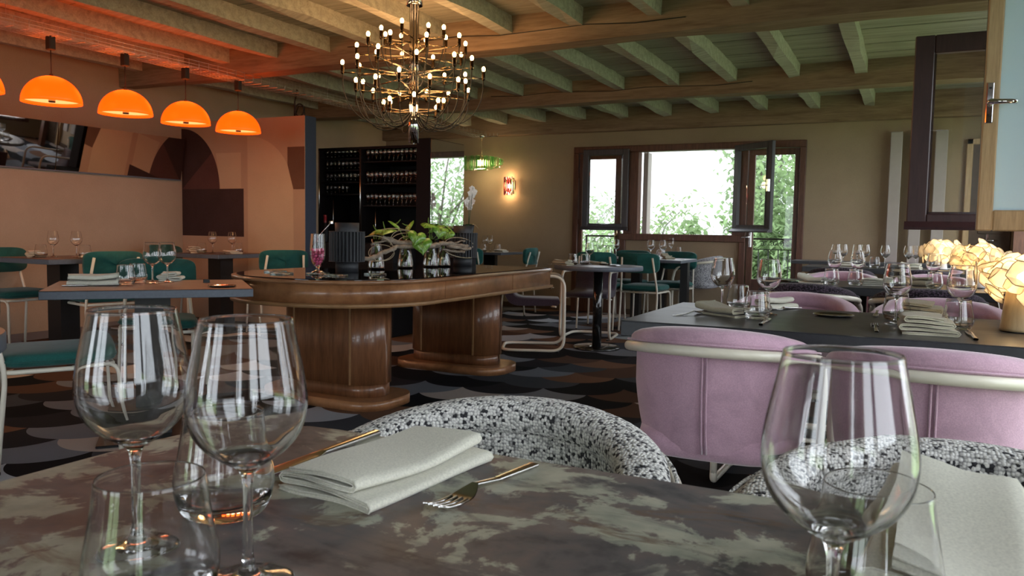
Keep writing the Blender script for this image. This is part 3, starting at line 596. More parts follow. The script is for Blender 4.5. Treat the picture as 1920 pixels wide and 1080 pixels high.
for y0,y1,x0,x1 in ((3.62,4.10,-3.55,-2.66),(4.98,5.44,-3.52,-2.60)):
    b=MB().prism(stad(x0,x1,y0,y1,.17,10,False),0,.055,True).build('pedestal_base','oak',t)
    m=.085; MB().prism(stad(x0+m+.01,x1-m-.01,y0+m+.01,y1-m-.01,.145,10,False),.055,.13,True).build('plinth','oakd',t)
    MB().prism(stad(x0+m,x1-m,y0+m,y1-m,.155,12,False),.13,.62,True).build('pedestal','oakd',t)
    for xx in (x0+m+.145,x1-m-.155): MB().box(xx,xx+.012,y0+m-.006,y0+m+.004,.13,.62).build('bead','trimw',t)
# bar block with glass racks and mirrored end
XB=-4.25; YA=6.70
bl=thing('bar_block','black bar block with glass racks and a mirrored end','cabinet',(0,0,0))
MB().box(-5.66,XB-.16,7.20,7.36,0,1.88).box(-5.66,-5.63,YA,7.36,0,1.86).build('carcass','rack',bl)
MB().box(XB-.165,XB-.004,YA-.01,7.36,0,1.945,.004).build('end_column','plumlac',bl)
MB().box(XB-.004,XB,YA+.0,7.35,1.085,1.94).build('mirror','mirror',bl); MB().box(XB-.004,XB+.004,YA,7.36,1.06,1.085).build('mirror_ledge','oakd',bl)
MB().box(-5.66,-4.41,6.30,YA,0,.90,.005).build('counter','rack',bl); MB().box(-5.66,-4.41,YA,7.2,1.86,1.885).build('top_board','rack',bl)
MB().box(-5.12,-5.09,YA,7.2,.9,1.86).build('divider','rack',bl)
for x in (-5.645,-5.105): MB().cyl(x,YA-.004,.9,1.86,.006,8).build('upright_rod','steel',bl)
for x in (-5.5,-4.95): MB().cyl(x,YA+.05,.9,1.40 if x<-5.2 else 1.26,.004,8).build('support_rod','steel',bl)
LS=(1.775,1.655,1.53,1.405); RSH=(1.735,1.51,1.285)
for z in LS: MB().box(-5.63,-5.12,YA+.02,7.2,z-.012,z).build('shelf','rack',bl)
for z in RSH: MB().box(-5.09,XB-.165,YA+.02,7.2,z-.012,z).build('shelf','rack',bl)
# ------------------------------------------------------------------ glassware (one mesh each: blown in one piece)
def wine_prof(h=.215,k=1.0):
    p=[(0,.0),(.034,0),(.0355,.0012),(.034,.0028),(.018,.0065),(.008,.011),(.0046,.020),(.0038,.045),(.0038,.072),(.0046,.086),(.0075,.094),(.018,.101),(.032,.112),(.0415,.126),(.0452,.141),(.0455,.152),(.0437,.168),(.0405,.185),(.0372,.201),(.0350,.2125),(.03455,.2147),(.0342,.2151),(.03385,.2147),(.0343,.2125),(.0365,.201),(.0396,.185),(.0428,.168),(.0445,.152),(.0442,.1415),(.0404,.1275),(.031,.114),(.017,.1035),(0,.1005)]
    return [(r*k,z*h/.215) for r,z in p]
def tumb_prof(): return [(0,0),(.030,0),(.036,.002),(.041,.009),(.0455,.022),(.0468,.032),(.0455,.045),(.0425,.062),(.0395,.080),(.0376,.0955),(.0372,.0985),(.03685,.0989),(.0365,.0985),(.0369,.0955),(.0388,.080),(.0415,.062),(.0444,.045),(.0456,.032),(.044,.023),(.038,.0145),(.02,.0115),(0,.011)]
def smooth_prof(p,n=3):
    P=[Vector((a,b,0)) for a,b in p]; P=[P[0]*2-P[1]]+P+[P[-1]*2-P[-2]]; out=[]
    for i in range(1,len(P)-2):
        p0,p1,p2,p3=P[i-1:i+3]; k=lambda a,b:max(1e-6,(b-a).length**.5); t1=k(p0,p1); t2=t1+k(p1,p2); t3=t2+k(p2,p3)
        for q in range(n):
            t=t1+(t2-t1)*q/n
            a1=p0*((t1-t)/t1)+p1*(t/t1); a2=p1*((t2-t)/(t2-t1))+p2*((t-t1)/(t2-t1)); a3=p2*((t3-t)/(t3-t2))+p3*((t-t2)/(t3-t2))
            b1=a1*((t2-t)/t2)+a2*(t/t2); b2=a2*((t3-t)/(t3-t1))+a3*((t-t1)/(t3-t1)); c=b1*((t2-t)/(t2-t1))+b2*((t-t1)/(t2-t1)); out.append((max(0,c.x),c.y))
    out.append(p[-1]); return out
ME={}
for nm,pf,sg in (('wn',wine_prof(.209),64),('wf',wine_prof(.205,.93),24),('tn',tumb_prof(),64),('tf',tumb_prof(),24)): ME[nm]=MB().lathe(smooth_prof(pf,4 if nm[1]=='n' else 2),sg).mesh('glass_'+nm,'glass')
def glass(k,x,y,z,label,group=None,sc=1):
    return tag(inst('wine_glass' if k[0]=='w' else 'tumbler',ME[k],None,(x,y,z+.0004),(0,0,random.random()*6),sc),label,'glass',group)
n=.77
glass('wn',-.58,.452,n,'large wine glass, left of the two standing on our table')
glass('wn',-.452,.452,n,'large wine glass, right of the two, in front of the far tumbler')
glass('tn',-.482,.388,n,'clear tumbler nearest to us, in front of the two wine glasses')
glass('tn',-.585,.555,n,'clear tumbler behind the two wine glasses beside the knife')
glass('wn',-.033,.52,n,'large wine glass in front of the second napkin and tweed chair')
glass('tn',-.012,.625,n,'clear tumbler behind the single wine glass, touching the second napkin')
for k,x,y,z,l in (
 ('wn',-.64,3.12,.75,'wine glass standing before the glazed door frame on the near slate table'),('tf',-.60,3.24,.75,'tumbler behind the leftmost wine glass on the near slate table'),
 ('wn',-.465,3.10,.75,'wine glass against the garden greenery on the near slate table'),('tf',-.475,2.92,.75,'tumbler in front of a wine glass beside the open napkin on the slate table'),
 ('wn',-.03,3.03,.75,'wine glass with a fork at its foot on the near slate table'),('tf',-.03,3.19,.75,'tumbler behind the wine glass and fork on the near slate table'),
 ('wn',.165,3.06,.75,'wine glass reflecting the petal lamp on the near slate table'),('tf',.155,2.98,.75,'tumbler before the lamp lit wine glass on the near slate table'),
 ('wf',-.415,5.40,.75,'wine glass over the left tumbler on the second slate table'),('tf',-.42,5.28,.75,'left tumbler on the second slate table beside a rolled napkin'),
 ('wf',-.285,5.46,.75,'wine glass over the middle tumbler on the second slate table'),('tf',-.285,5.32,.75,'middle tumbler on the second slate table before a flat napkin'),
 ('wf',.14,5.46,.75,'wine glass below the petal shade on the second slate table'),('tf',.145,5.30,.75,'tumbler right of the rolled napkin on the second slate table'),
 ('wf',-.60,7.9,.77,'leftmost wine glass on the third slate table'),('wf',-.55,8.08,.77,'wine glass just behind the leftmost one on the third slate table'),
 ('wf',-.42,7.9,.77,'wine glass in the middle of the third slate table'),('wf',-.36,8.1,.77,'wine glass behind the middle one on the third slate table'),
 ('tf',-.27,7.85,.77,'tumbler against the plain wall on the third slate table'),('wf',-.19,8.0,.77,'wine glass standing alone in front of the plain wall, third slate table'),
 ('wf',.00,7.85,.77,'wine glass before the grey radiator on the third slate table'),('wf',.06,8.05,.77,'wine glass behind the one before the grey radiator, third slate table'),
 ('wf',.19,7.9,.77,'rightmost wine glass on the third slate table beside the petal shade'),
 ('wf',-2.60,6.80,.75,'wine glass standing on the round grey table'),('tf',-2.73,6.72,.75,'nearest tumbler on the round grey table'),('tf',-2.66,6.83,.75,'tumbler behind another beside the wine glass, round grey table'),
 ('wf',-3.22,8.75,.765,'wine glass before the balcony railing, long window table'),('wf',-2.97,8.60,.765,'wine glass against the door frame, long window table'),('tf',-3.03,8.52,.765,'tumbler left of the teal chair back, long window table'),
 ('wf',-2.60,8.72,.765,'wine glass left of a close pair, long window table'),('wf',-2.48,8.78,.765,'wine glass in front of the close pair, long window table'),('wf',-2.58,9.50,.785,'wine glass at the back of the close pair, below the window sill'),('tf',-2.53,8.86,.765,'tumbler behind others between two wine glasses, long window table'),('tf',-2.44,8.62,.765,'tumbler in front of the close pair of wine glasses, long window table'),('tf',-2.49,9.52,.785,'lone tumbler on the small table below the window sill'),
 ('wf',-5.04,9.02,.775,'leftmost wine glass on the small dark table under the green lamp'),('wf',-4.93,9.1,.775,'second wine glass on the small dark table under the green lamp'),('wf',-4.80,9.0,.775,'wine glass in the middle of the table under the green lamp'),('tf',-4.86,8.92,.775,'tumbler beside the middle wine glass under the green lamp'),('tf',-4.70,9.02,.775,'tumbler beside the napkin on the table under the green lamp'),
 ('wf',-6.07,4.02,.78,'left wine glass on the wall table under the orange lamps'),('wf',-5.93,4.12,.78,'right wine glass on the wall table under the orange lamps'),('tf',-6.04,3.90,.78,'left tumbler on the wall table under the orange lamps'),('tf',-5.84,4.13,.78,'right tumbler on the wall table under the orange lamps'),
 ('wf',-6.00,5.57,.785,'left wine glass on the corner table by the painted partition'),('wf',-5.88,5.70,.785,'right wine glass on the corner table by the painted partition'),('tf',-6.06,5.49,.785,'left tumbler on the corner table by the painted partition'),('tf',-5.84,5.74,.785,'right tumbler on the corner table by the painted partition'),
 ('wn',-3.44,2.80,.75,'left wine glass of the overlapping pair on the turned square table'),('wn',-3.45,2.90,.75,'right wine glass of the overlapping pair on the turned square table'),('tf',-3.46,2.66,.75,'front tumbler on the turned square table'),('tf',-3.55,2.80,.75,'tumbler hidden behind the front one on the turned square table')):
    glass(k,x,y,z,l)
gm=MB().lathe([(0,0),(.022,0),(.022,.003),(.004,.006),(.004,.038),(.018,.045),(.026,.06),(.026,.075),(.020,.098),(.019,.098),(.025,.075),(.025,.061),(.017,.047),(0,.044)],14).mesh('small_rack_glass','glass')
W_=('top','second','third','fourth')
for z in LS:
    for i in range(9 if z>1.45 else 6): tag(inst('rack_glass',gm,None,(-5.585+.052*i,YA+.06,z)),'small stemmed glass on the %s left hand shelf of the black bar rack'%W_[LS.index(z)],'glass','glasses on the %s left shelf'%W_[LS.index(z)])
for z in RSH:
    for i in range(12): tag(inst('rack_glass',gm,None,(-5.055+.053*i,YA+.06,z),(0,0,0),(1,1,1.35)),'tall stemmed glass on the %s right hand shelf of the black bar rack'%W_[RSH.index(z)],'glass','glasses on the %s right shelf'%W_[RSH.index(z)])
# ------------------------------------------------------------------ linen, cutlery, plates
def napkin(label,x,y,z,rz,w=.14,l=.24,th=.0045,layers=4,mat='napkin',hem=True,wave=.004,lift=.0,grp=None,seed=1):
    """cloth folded in S layers: one ribbon profile swept along the length"""
    rng=random.Random(seed); t=thing('folded_napkin',label,'napkin',(x,y,z),rz,grp); pts=[]; gap=th*1.75
    for k in range(layers):
        zz=th*.55+k*gap; xs=[-w/2+.004*k*(1 if k%2 else .6),w/2-.005*k-(.010 if k>=layers-2 else 0)]
        row=[(xs[0]+(xs[1]-xs[0])*i/7,zz) for i in range(8)]
        if k%2: row=row[::-1]
        pts+=row
        if k<layers-1:
            sx=1 if not k%2 else -1; ex=row[-1][0]
            for a in (35,90,145): pts.append((ex+sx*gap*.75*math.sin(R(a)),zz+gap*.5*(1-math.cos(R(a)))))
    n=len(pts); ny=15; V=[]
    ph=rng.random()*6
    def off(i,v,s):
        px,pz=pts[i]; a=pts[max(0,i-1)]; b=pts[min(n-1,i+1)]; d=Vector((b[0]-a[0],b[1]-a[1])); d=d.normalized() if d.length else Vector((1,0)); nx,nz=-d.y,d.x
        yy=(v-.5)*l; f=pz/(layers*gap)
        zz=pz+nz*s*th*.5+f*(wave*math.sin(v*5+ph+px*20)+wave*.6*math.sin(px*46+ph)+lift*max(0,v-.55)**1.0*(1+8*abs(px)))
        q=1-f*.04*math.sin(v*3+ph)
        return (px*q+nx*s*th*.5+.003*math.sin(v*4+i*.2),yy*(1-.015*f)+.004*math.sin(px*40+i*.15),max(.0006,zz))
    m=MB()
    for s in (1,-1): m.grid(lambda u,v,s=s:off(min(n-1,round(u*(n-1))),v,s),n,ny)
    for e in (0,n-1): m.grid(lambda u,v,e=e:off(e,v,1-2*u),2,ny)
    for v in (0,1): m.grid(lambda u,w_,v=v:off(min(n-1,round(u*(n-1))),v,1-2*w_),n,2)
    m.build('cloth',mat,t)
    if hem:
        for s in (1,-1):
            MB().tube([(lambda p:(p[0],p[1]-.0008,p[2]))(off(i,0,s)) for i in range(n)],.0011,5).build('hem','nhem' if mat!='napkin' else mat,t)
        MB().tube([(lambda p:(p[0],p[1]-.006,p[2]+.0006))(off(i,1,1)) for i in range(n-8,n)],.0012,5).build('stitched_hem',mat,t)
    return t
def fork_mb():
    m=MB()
    def strip(y0,y1,w0,w1,z0,z1,th=.0022,n=6):
        def g(u,v):
            y=y0+(y1-y0)*v; w=w0+(w1-w0)*v; z=z0+(z1-z0)*v; a=2*PI*u; e=.35; c=lambda t:math.copysign(abs(t)**e,t); return (w/2*c(math.cos(a)),y,z+th/2*c(math.sin(a)))
        m.grid(g,12,n,True)
    strip(-.10,-.02,.0125,.0095,.003,.006,.004); strip(-.02,.022,.0095,.0075,.006,.0115,.0035); 
    def head(u,v):
        y=.022+.030*v; w=.0075+(.0245-.0075)*math.sin(min(1,v*1.25)*PI/2); x=(u*2-1)*w/2; z=.0115-.0085*math.sin(v*PI*.5)+.09*x*x*8*.3; return (x,y,z)
    for s in (0,.0018): m.grid(lambda u,v,s=s:(lambda p:(p[0],p[1],p[2]+s))(head(u,v)),7,7)
    for k in range(4):
        x=-.0102+.0068*k
        m.tube([(x,.050,.0045),(x,.065,.0035),(x*.97,.082,.0055),(x*.94,.097,.0105)],[.0021,.0020,.0018,.0009],6)
    return m
def knife_mb():
    m=MB()
    def strip(y0,y1,w0,w1,t0,t1,zc=.0045,n=8,pw=1):
        def g(u,v):
            y=y0+(y1-y0)*v; w=w0+(w1-w0)*v**pw; th=t0+(t1-t0)*v; a=2*PI*u; c=lambda t:math.copysign(abs(t)**.5,t); return (w/2*c(math.cos(a)),y,zc+th/2*c(math.sin(a)))
        m.grid(g,14,n,True)
    strip(-.115,-.005,.0135,.0105,.0075,.0065); strip(-.005,.012,.0105,.019,.0065,.0022); strip(.012,.085,.019,.0205,.0022,.0014); strip(.085,.115,.0205,.002,.0014,.0012,.0045,8,2.2)
    return m
fkm=fork_mb().mesh('fork','steel'); knm=knife_mb().mesh('knife','steel')
def fork(label,x,y,z,rz,grp=None,rx=0): return tag(inst('fork',fkm,None,(x,y,z),(rx,0,rz)),label,'fork',grp)
def knife(label,x,y,z,rz,grp=None): return tag(inst('knife',knm,None,(x,y,z),(0,0,rz)),label,'knife',grp)
def plate(label,x,y,z,r=.075,mat='bmetal',cat='plate'):
    return tag(MB().lathe([(0,.0005),(r*.8,.0005),(r,.006),(r*.985,.0078),(r*.80,.0035),(0,.003)],36).build('dark_saucer',mat,None,(x,y,z)),label,cat)
napkin('thick folded pale linen napkin between the knife and the fork on our table',-.516,.738,Z0,R(-7),.124,.215,.0042,4,'napkin',True,.0035,.010,seed=3)
napkin('pale linen napkin beside the single wine glass at the near right',    .052,.75,Z0,R(-4),.115,.25,.0070,4,'napkin',True,.006,.03,seed=5)
knife('steel table knife left of the thick napkin on our table',-.632,.752,Z0,R(180))
fork('steel fork lying tines towards us right of the thick napkin',-.397,.745,Z0,R(180-6))
# near slate table
napkin('khaki napkin slightly open at the left end of the near slate table',-.60,2.99,.75,R(58),.11,.19,.007,3,'napkin2',wave=.003,lift=.03,seed=7)
napkin('pale rolled napkin behind the tumbler on the near slate table',-.475,3.38,.75,R(-30),.07,.17,.007,4,'napkin',seed=8)
napkin('khaki napkin folded in thick layers at the front edge of the slate table',.06,2.83,.75,R(4),.145,.17,.0068,5,'napkin2',wave=.003,seed=9)
napkin('khaki napkin behind the front one, before the mauve chair',.055,3.30,.75,R(-3),.13,.17,.0075,5,'napkin2',wave=.003,seed=10)
plate('dark oval looking saucer in the middle of the near slate table',-.242,3.20,.75,.073)
fork('steel fork left of the khaki open napkin on the near slate table',-.715,2.93,.75,R(-25),rx=R(2)); fork('steel fork by the mauve chair beyond the dark saucer',-.43,3.36,.75,R(155))
fork('steel fork left of the thickly folded khaki napkin',-.085,2.83,.75,R(4)); knife('steel knife in front of the tumbler at the open khaki napkin',-.43,2.82,.75,R(2)); knife('steel knife right of the thickly folded khaki napkin',.185,2.80,.75,R(2))
knife('steel knife hidden behind the far tumbler on the slate table',-.10,3.36,.75,R(180))
# second and third slate tables
napkin('pale edged napkin standing open left of the tumblers, second slate table',-.53,5.30,.75,R(75),.10,.15,.009,3,'napkin',lift=.05,seed=11); napkin('flat pale napkin right of the tumblers, second slate table',-.17,5.42,.75,R(6),.17,.17,.006,4,'napkin',seed=12)
napkin('pale edged napkin beside the rightmost tumbler, second slate table',.045,5.30,.75,R(70),.10,.16,.010,4,'napkin2',lift=.06,seed=13)
plate('dark saucer at the left end of the second slate table',-.68,5.40,.75,.07); fork('steel fork by the saucer on the second slate table',-.58,5.45,.75,R(8)); fork('steel fork right of the rightmost tumbler, second slate table',.22,5.35,.75,R(-4))
napkin('pale napkin on the third slate table in front of the radiator',.02,7.75,.77,R(80),.11,.16,.008,4,'napkin',lift=.03,seed=14); napkin('pale napkin on the third slate table behind the second slate table glasses',-.50,7.76,.77,R(80),.12,.17,.007,4,'napkin',seed=15)
# round, window and green lamp tables
napkin('khaki napkin rolled on the near left of the round grey table',-2.78,6.60,.75,R(62),.075,.19,.007,4,'napkin2',seed=16); napkin('khaki napkin behind the wine glass on the round grey table',-2.55,6.90,.75,R(70),.08,.15,.006,3,'napkin2',seed=17)
plate('dark saucer near the right rim of the round grey table',-2.33,6.70,.75,.06); tag(MB().box(-.055,.055,-.018,.018,0,.014,.005).tube([(.05,0,.008),(.095,.004,.012)],.006,6).build('sommelier_knife','black',None,(-2.47,6.83,.751),R(-38)),'black folded implement lying by the wine glass on the round grey table','utensil')
fork('steel fork beside the rolled khaki napkin, round grey table',-2.83,6.52,.75,R(62))
napkin('pale napkin standing open beside the tumbler, long window table',-2.36,8.55,.765,R(40),.09,.13,.008,3,'napkin2',lift=.07,seed=18); napkin('pale napkin on the small table below the window sill',-2.50,9.40,.785,R(60),.10,.16,.008,3,'napkin2',seed=19)
plate('white rimmed saucer on the small table below the window sill',-2.62,9.38,.785,.07,'lampwhite'); fork('steel fork at the right end of the long window table',-2.26,8.52,.765,R(75))
napkin('pale napkin at the right end of the table under the green lamp',-4.62,8.95,.775,R(75),.09,.15,.007,3,'napkin',seed=20)
# left tables
napkin('sage napkin lying flat over a dark edge on the turned square table',-3.57,2.57,.75,R(-38),.13,.22,.008,4,'napkin',lift=.02,seed=21); napkin('sage napkin behind the glass pair on the turned square table',-3.60,3.05,.75,R(40),.10,.16,.007,4,'napkin',seed=22)
knife('steel knife along the near edge of the sage napkin, turned square table',-3.51,2.50,.75,R(-40)); plate('amber lit dark saucer at the right corner of the turned square table',-3.02,2.86,.75,.068); 
tag(MB().box(-.016,.016,-.006,.006,0,.018,.002).box(-.016,.016,-.012,.012,0,.003).build('table_clip','black',None,(-3.30,3.02,.75),R(40)),'tiny black card holder on the turned square table','holder')
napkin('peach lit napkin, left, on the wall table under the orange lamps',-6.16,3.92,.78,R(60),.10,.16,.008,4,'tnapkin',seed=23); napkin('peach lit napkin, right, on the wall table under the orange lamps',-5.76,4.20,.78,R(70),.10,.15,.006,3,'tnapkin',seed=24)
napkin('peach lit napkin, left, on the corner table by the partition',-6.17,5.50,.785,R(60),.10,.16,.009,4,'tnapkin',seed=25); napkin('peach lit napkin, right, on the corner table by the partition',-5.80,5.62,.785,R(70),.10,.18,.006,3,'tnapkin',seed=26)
fork('fork by the left napkin on the wall table under the orange lamps',-6.02,3.82,.78,R(50)); knife('knife by the right napkin on the wall table under the orange lamps',-5.80,4.05,.78,R(60)); knife('knife by the right napkin on the corner table by the partition',-5.83,5.52,.785,R(60))
# ------------------------------------------------------------------ on the oak bar table
zt=.772
def coaster(l,x,y): 
    return tag(MB().lathe([(0,0),(.066,0),(.068,.002),(.068,.006),(.066,.008),(0,.008)],36).build('glass_coaster','cglass',None,(x,y,zt+.0005)),l,'coaster')
coaster('glass coaster at the rounded left rim of the oak bar table',-3.46,3.70); coaster('glass coaster just right of the leftmost one on the bar table',-3.29,3.57); coaster('glass coaster under the candy filled beer glass',-3.13,3.70); coaster('glass coaster between candy glass and the first vase, in front',-2.96,3.66); coaster('glass coaster in front of the leftmost carafe vase',-2.86,3.90)
gx,gy=-3.13,3.70; gz=zt+.009
cg=tag(MB().lathe(smooth_prof([(0,0),(.038,0),(.0395,.003),(.030,.009),(.012,.017),(.0095,.026),(.014,.036),(.028,.050),(.039,.075),(.0445,.11),(.0455,.14),(.043,.185),(.0408,.228),(.0404,.2318),(.0399,.232),(.0394,.2318),(.0395,.228),(.0418,.185),(.0443,.14),(.0433,.11),(.0373,.077),(.026,.054),(.010,.043),(0,.042)]),40).build('beer_glass','glass',None,(gx,gy,gz)),'tall footed beer glass filled with pink sweets','glass')
cm=[MB().sq((0,0,0),(.0185,.0185,.0185),1,12,8).mesh('sweet%d'%i,('candy','candy2')[i]) for i in (0,1)]; rng=random.Random(4); cnt=0; zz=.052
while zz<.150:
    ri=.014+(.042-.014)*min(1,(zz-.045)/.05)**.6-.012
    for k in range(max(3,int(2*PI*ri/.0192))):
        a=2*PI*(k+rng.random()*.25)/max(3,int(2*PI*ri/.0192))+zz*90
        tag(inst('pink_sweet',cm[0 if rng.random()<.75 else 1],None,(gx+ri*math.cos(a),gy+ri*math.sin(a),gz+zz+rng.uniform(-.002,.002))),'round pink sugared sweet in the tall beer glass','sweet','sweets in the beer glass')
    if ri>.020:
        for k in range(3):
            a=2*PI*k/3+zz*60; tag(inst('pink_sweet',cm[0],None,(gx+.010*math.cos(a),gy+.010*math.sin(a),gz+zz)),'round pink sugared sweet in the tall beer glass','sweet','sweets in the beer glass')
    zz+=.0165
tg_=thing('sweet_scoop','long steel tongs leaning out of the candy glass','tongs',(gx,gy,gz)); MB().tube([(-.032,-.01,.155),(.02,.012,.235),(.075,.03,.300)],[.006,.007,.008],8,flat=.35).build('arm','steel',tg_); MB().tube([(-.026,-.018,.155),(.024,.002,.232),(.077,.026,.298)],[.006,.007,.008],8,flat=.35).build('arm','steel',tg_); MB().box(.066,.086,.018,.038,.288,.308,.004).build('joint','steel',tg_)
def lantern(label,x,y,k):
    t=thing('ribbed_planter',label,'planter',(x,y,zt),R(k),'ribbed charcoal planters')
    MB().cyl(0,0,0,.068,.072,40).build('foot','lantern',t)
    fl_=[]; N=30
    for i in range(N):
        for q,r in ((0,.098),(.30,.112),(.62,.112),(.92,.098)):
            a=2*PI*(i+q)/N; fl_.append((r*math.cos(a),r*math.sin(a)))
    MB().prism(fl_,.068,.252).build('ribbed_body','lantern',t); MB().cyl(0,0,.252,.256,.113,40).cyl(0,0,.064,.068,.113,40).build('rim_disc','lantern',t)
    MB().lathe([(.074,.255),(.076,.31),(.070,.31),(.068,.27),(0,.27)],40).build('collar','lantern',t); return t
lantern('charcoal ribbed planter beside the candy glass',-3.19,4.05,3); lantern('charcoal ribbed planter at the far end below the orchid',-3.10,5.36,8)
def carafe(label,x,y):
    t=thing('carafe_vase',label,'vase',(x,y,zt),0,'carafe vases of anthuriums')
    MB().lathe([(0,0),(.053,0),(.056,.004),(.0565,.016),(.053,.05),(.044,.10),(.036,.14),(.033,.17),(.034,.205),(.0325,.205),(.0315,.17),(.0345,.14),(.0425,.10),(.051,.05),(.0545,.017),(.052,.008),(0,.007)],36).build('glass_body','glass',t)
    MB().lathe([(0,.0085),(.0515,.0085),(.0535,.018),(.0500,.05),(.0415,.10),(0,.10)],28).build('water','water',t)
    for k in range(4):
        a=k*1.7+x*9; MB().tube([(.03*math.cos(a),.03*math.sin(a),.015),(.008*math.cos(a+2),.008*math.sin(a+2),.13),(.02*math.cos(a+3),.02*math.sin(a+3),.23)],.0026,6).build('stem','stem',t)
    return t
VX=[(-3.24,4.43,'leftmost carafe vase behind the twisted driftwood'),(-3.20,4.72,'second carafe vase below the hanging green leaf'),(-3.16,4.99,'third carafe vase overlapping the last one'),(-3.13,5.12,'last carafe vase before the far planter')]
for x,y,l in VX: carafe(l,x,y)
def heart(n=22):
    o=[]
    for i in range(n):
        a=2*PI*i/n; r=.5*(1-.42*math.cos(a)**3*0); x=.52*math.sin(a)**3; y=.41*math.cos(a)-.16*math.cos(2*a)-.06*math.cos(3*a)-.03*math.cos(4*a); o.append((x,y))
    return o
HP=heart()
def anth(label,p,s,rz,rx,ry,base):
    t=thing('anthurium',label,'flower',p,0,'green anthurium blooms')
    def g(u,v):
        i=int(round(u*22))%22; x,y=HP[i]; k=v; return (x*k*s,y*k*s,-.10*s*k*k+.05*s*math.sin(k*3)*abs(x)*2)
    m=Matrix.Rotation(rz,4,'Z')@Matrix.Rotation(ry,4,'Y')@Matrix.Rotation(rx,4,'X')
    a=MB().grid(g,22,6,True); a.v=[tuple(m@Vector(q)) for q in a.v]; a.build('spathe','anth',t)
    b=MB().tube([(0,.10*s,.004),(0,.02*s,.16*s),(0,-.0*s,.42*s)],[.004,.0042,.002],7); b.v=[tuple(m@Vector(q)) for q in b.v]; b.build('spadix','stem',t)
    for k in range(5):
        aa=R(-60+30*k); c=MB().tube([(math.sin(aa)*q*s*.42,(.12-math.cos(aa)*q*.5)*s,.0035-.09*s*q*q) for q in (0,.4,.8)],.0022,4); c.v=[tuple(m@Vector(q)) for q in c.v]; c.build('vein','trimv',t)
    MB().tube([(0,0,0),((base[0]-p[0])*.35,(base[1]-p[1])*.35,-.03),(base[0]-p[0],base[1]-p[1],base[2]-p[2])],.0026,6).build('flower_stalk','stem',t)
M['trimv']=simple('pale_leaf_vein',(.45,.65,.20),.4)
C=(-.5,.866)   # towards the viewer from the table, roughly
AN=[(-3.20,4.47,1.035,.15,20,12,-8,0),(-3.21,4.38,1.03,.11,-60,20,10,0),(-3.04,4.62,.997,.125,35,66,12,1),(-3.01,4.64,.940,.135,25,74,-8,1),(-3.24,4.66,1.075,.12,80,30,25,1),(-3.22,4.78,1.065,.115,-20,58,-30,1),(-3.16,4.95,1.085,.125,10,15,10,2),(-3.10,5.02,1.035,.105,50,70,15,2),(-3.08,5.10,1.02,.095,20,72,25,2),(-3.18,5.05,1.06,.11,-60,40,-25,2),(-3.12,5.20,1.05,.11,110,35,20,3),(-3.20,5.16,1.075,.10,0,25,0,3)]
LB=['flat green anthurium bloom with upright spadix over the leftmost vase','small green anthurium bloom behind the flat one, leftmost vase','upper of the two striped green anthuriums facing us','lower of the two striped green anthuriums hanging over the driftwood','dark green anthurium rising behind the second vase','green anthurium pointing up, second vase','green anthurium topping the third vase','striped round anthurium facing us above the third vase','striped anthurium right of the round one above the last vase','tilted anthurium behind the third vase','green anthurium beside the far planter','green anthurium high above the last vase']
for (x,y,z,s,rz,rx,ry,b),l in zip(AN,LB): anth(l,(x,y,z),s,R(rz),R(rx),R(ry),(VX[b][0],VX[b][1],zt+.19))
dw=thing('driftwood','twisted grey driftwood branch with looped vines across the vases','branch',(-3.05,4.75,0))
rng=random.Random(12)
def br(pts,r0,r1,nm='limb',mat='drift'):
    P=[Vector(p) for p in pts]; out=[];rr=[]
    for i in range(len(P)-1):
        for q in range(5):
            u=q/5; out.append(P[i].lerp(P[i+1],u)+Vector((rng.uniform(-.004,.004),rng.uniform(-.004,.004),rng.uniform(-.004,.004))))
    out.append(P[-1]); n_=len(out); rr=[(r0+(r1-r0)*i/(n_-1))*rng.uniform(.85,1.2) for i in range(n_)]
    MB().tube(out,rr,8).build(nm,mat,dw)
br([(-.18,-.54,.845),(-.13,-.46,.85),(-.10,-.34,.895),(-.08,-.24,.925),(-.06,-.05,.925),(-.05,.10,.92)],.015,.014); br([(-.16,-.30,.985),(-.11,-.20,.955),(-.06,-.02,.945),(-.04,.12,.925),(-.04,.25,.93)],.021,.013)
br([(-.04,.12,.928),(-.03,.25,.945),(-.02,.38,.945),(.02,.50,.925),(.03,.60,.925)],.016,.013); br([(-.02,.34,.93),(.02,.42,.915),(.04,.52,.90),(.05,.60,.925)],.012,.009); br([(-.01,.40,.945),(.01,.48,.965),(.02,.54,.965)],.007,.004); br([(-.05,.30,.90),(.02,.42,.885),(.05,.46,.885)],.008,.009); br([(-.18,-.40,.94),(-.12,-.30,.97)],.006,.005)
def vine(c,rx_,rz_,a0,a1,tilt):
    pts=[(c[0]+rx_*math.cos(R(a))*.45,c[1]+rx_*math.cos(R(a)),c[2]+rz_*math.sin(R(a))+tilt*math.cos(R(a))) for a in [a0+(a1-a0)*i/26 for i in range(27)]]
    MB().tube(pts,.0028,5).build('vine','vine',dw)
vine((-.14,-.40,.915),.13,.085,-10,345,-.01); vine((-.14,-.33,.885),.09,.055,0,360,.0); vine((-.08,-.15,.955),.10,.085,-10,200,-.01); vine((-.08,-.12,.945),.12,.075,0,190,-.005); vine((-.07,-.10,.95),.085,.05,0,200,0); vine((.0,.47,.94),.12,.05,-20,300,-.01); vine((-.1,-.2,.99),.17,.06,20,170,-.01); vine((.02,.48,.90),.16,.06,190,300,-.02)
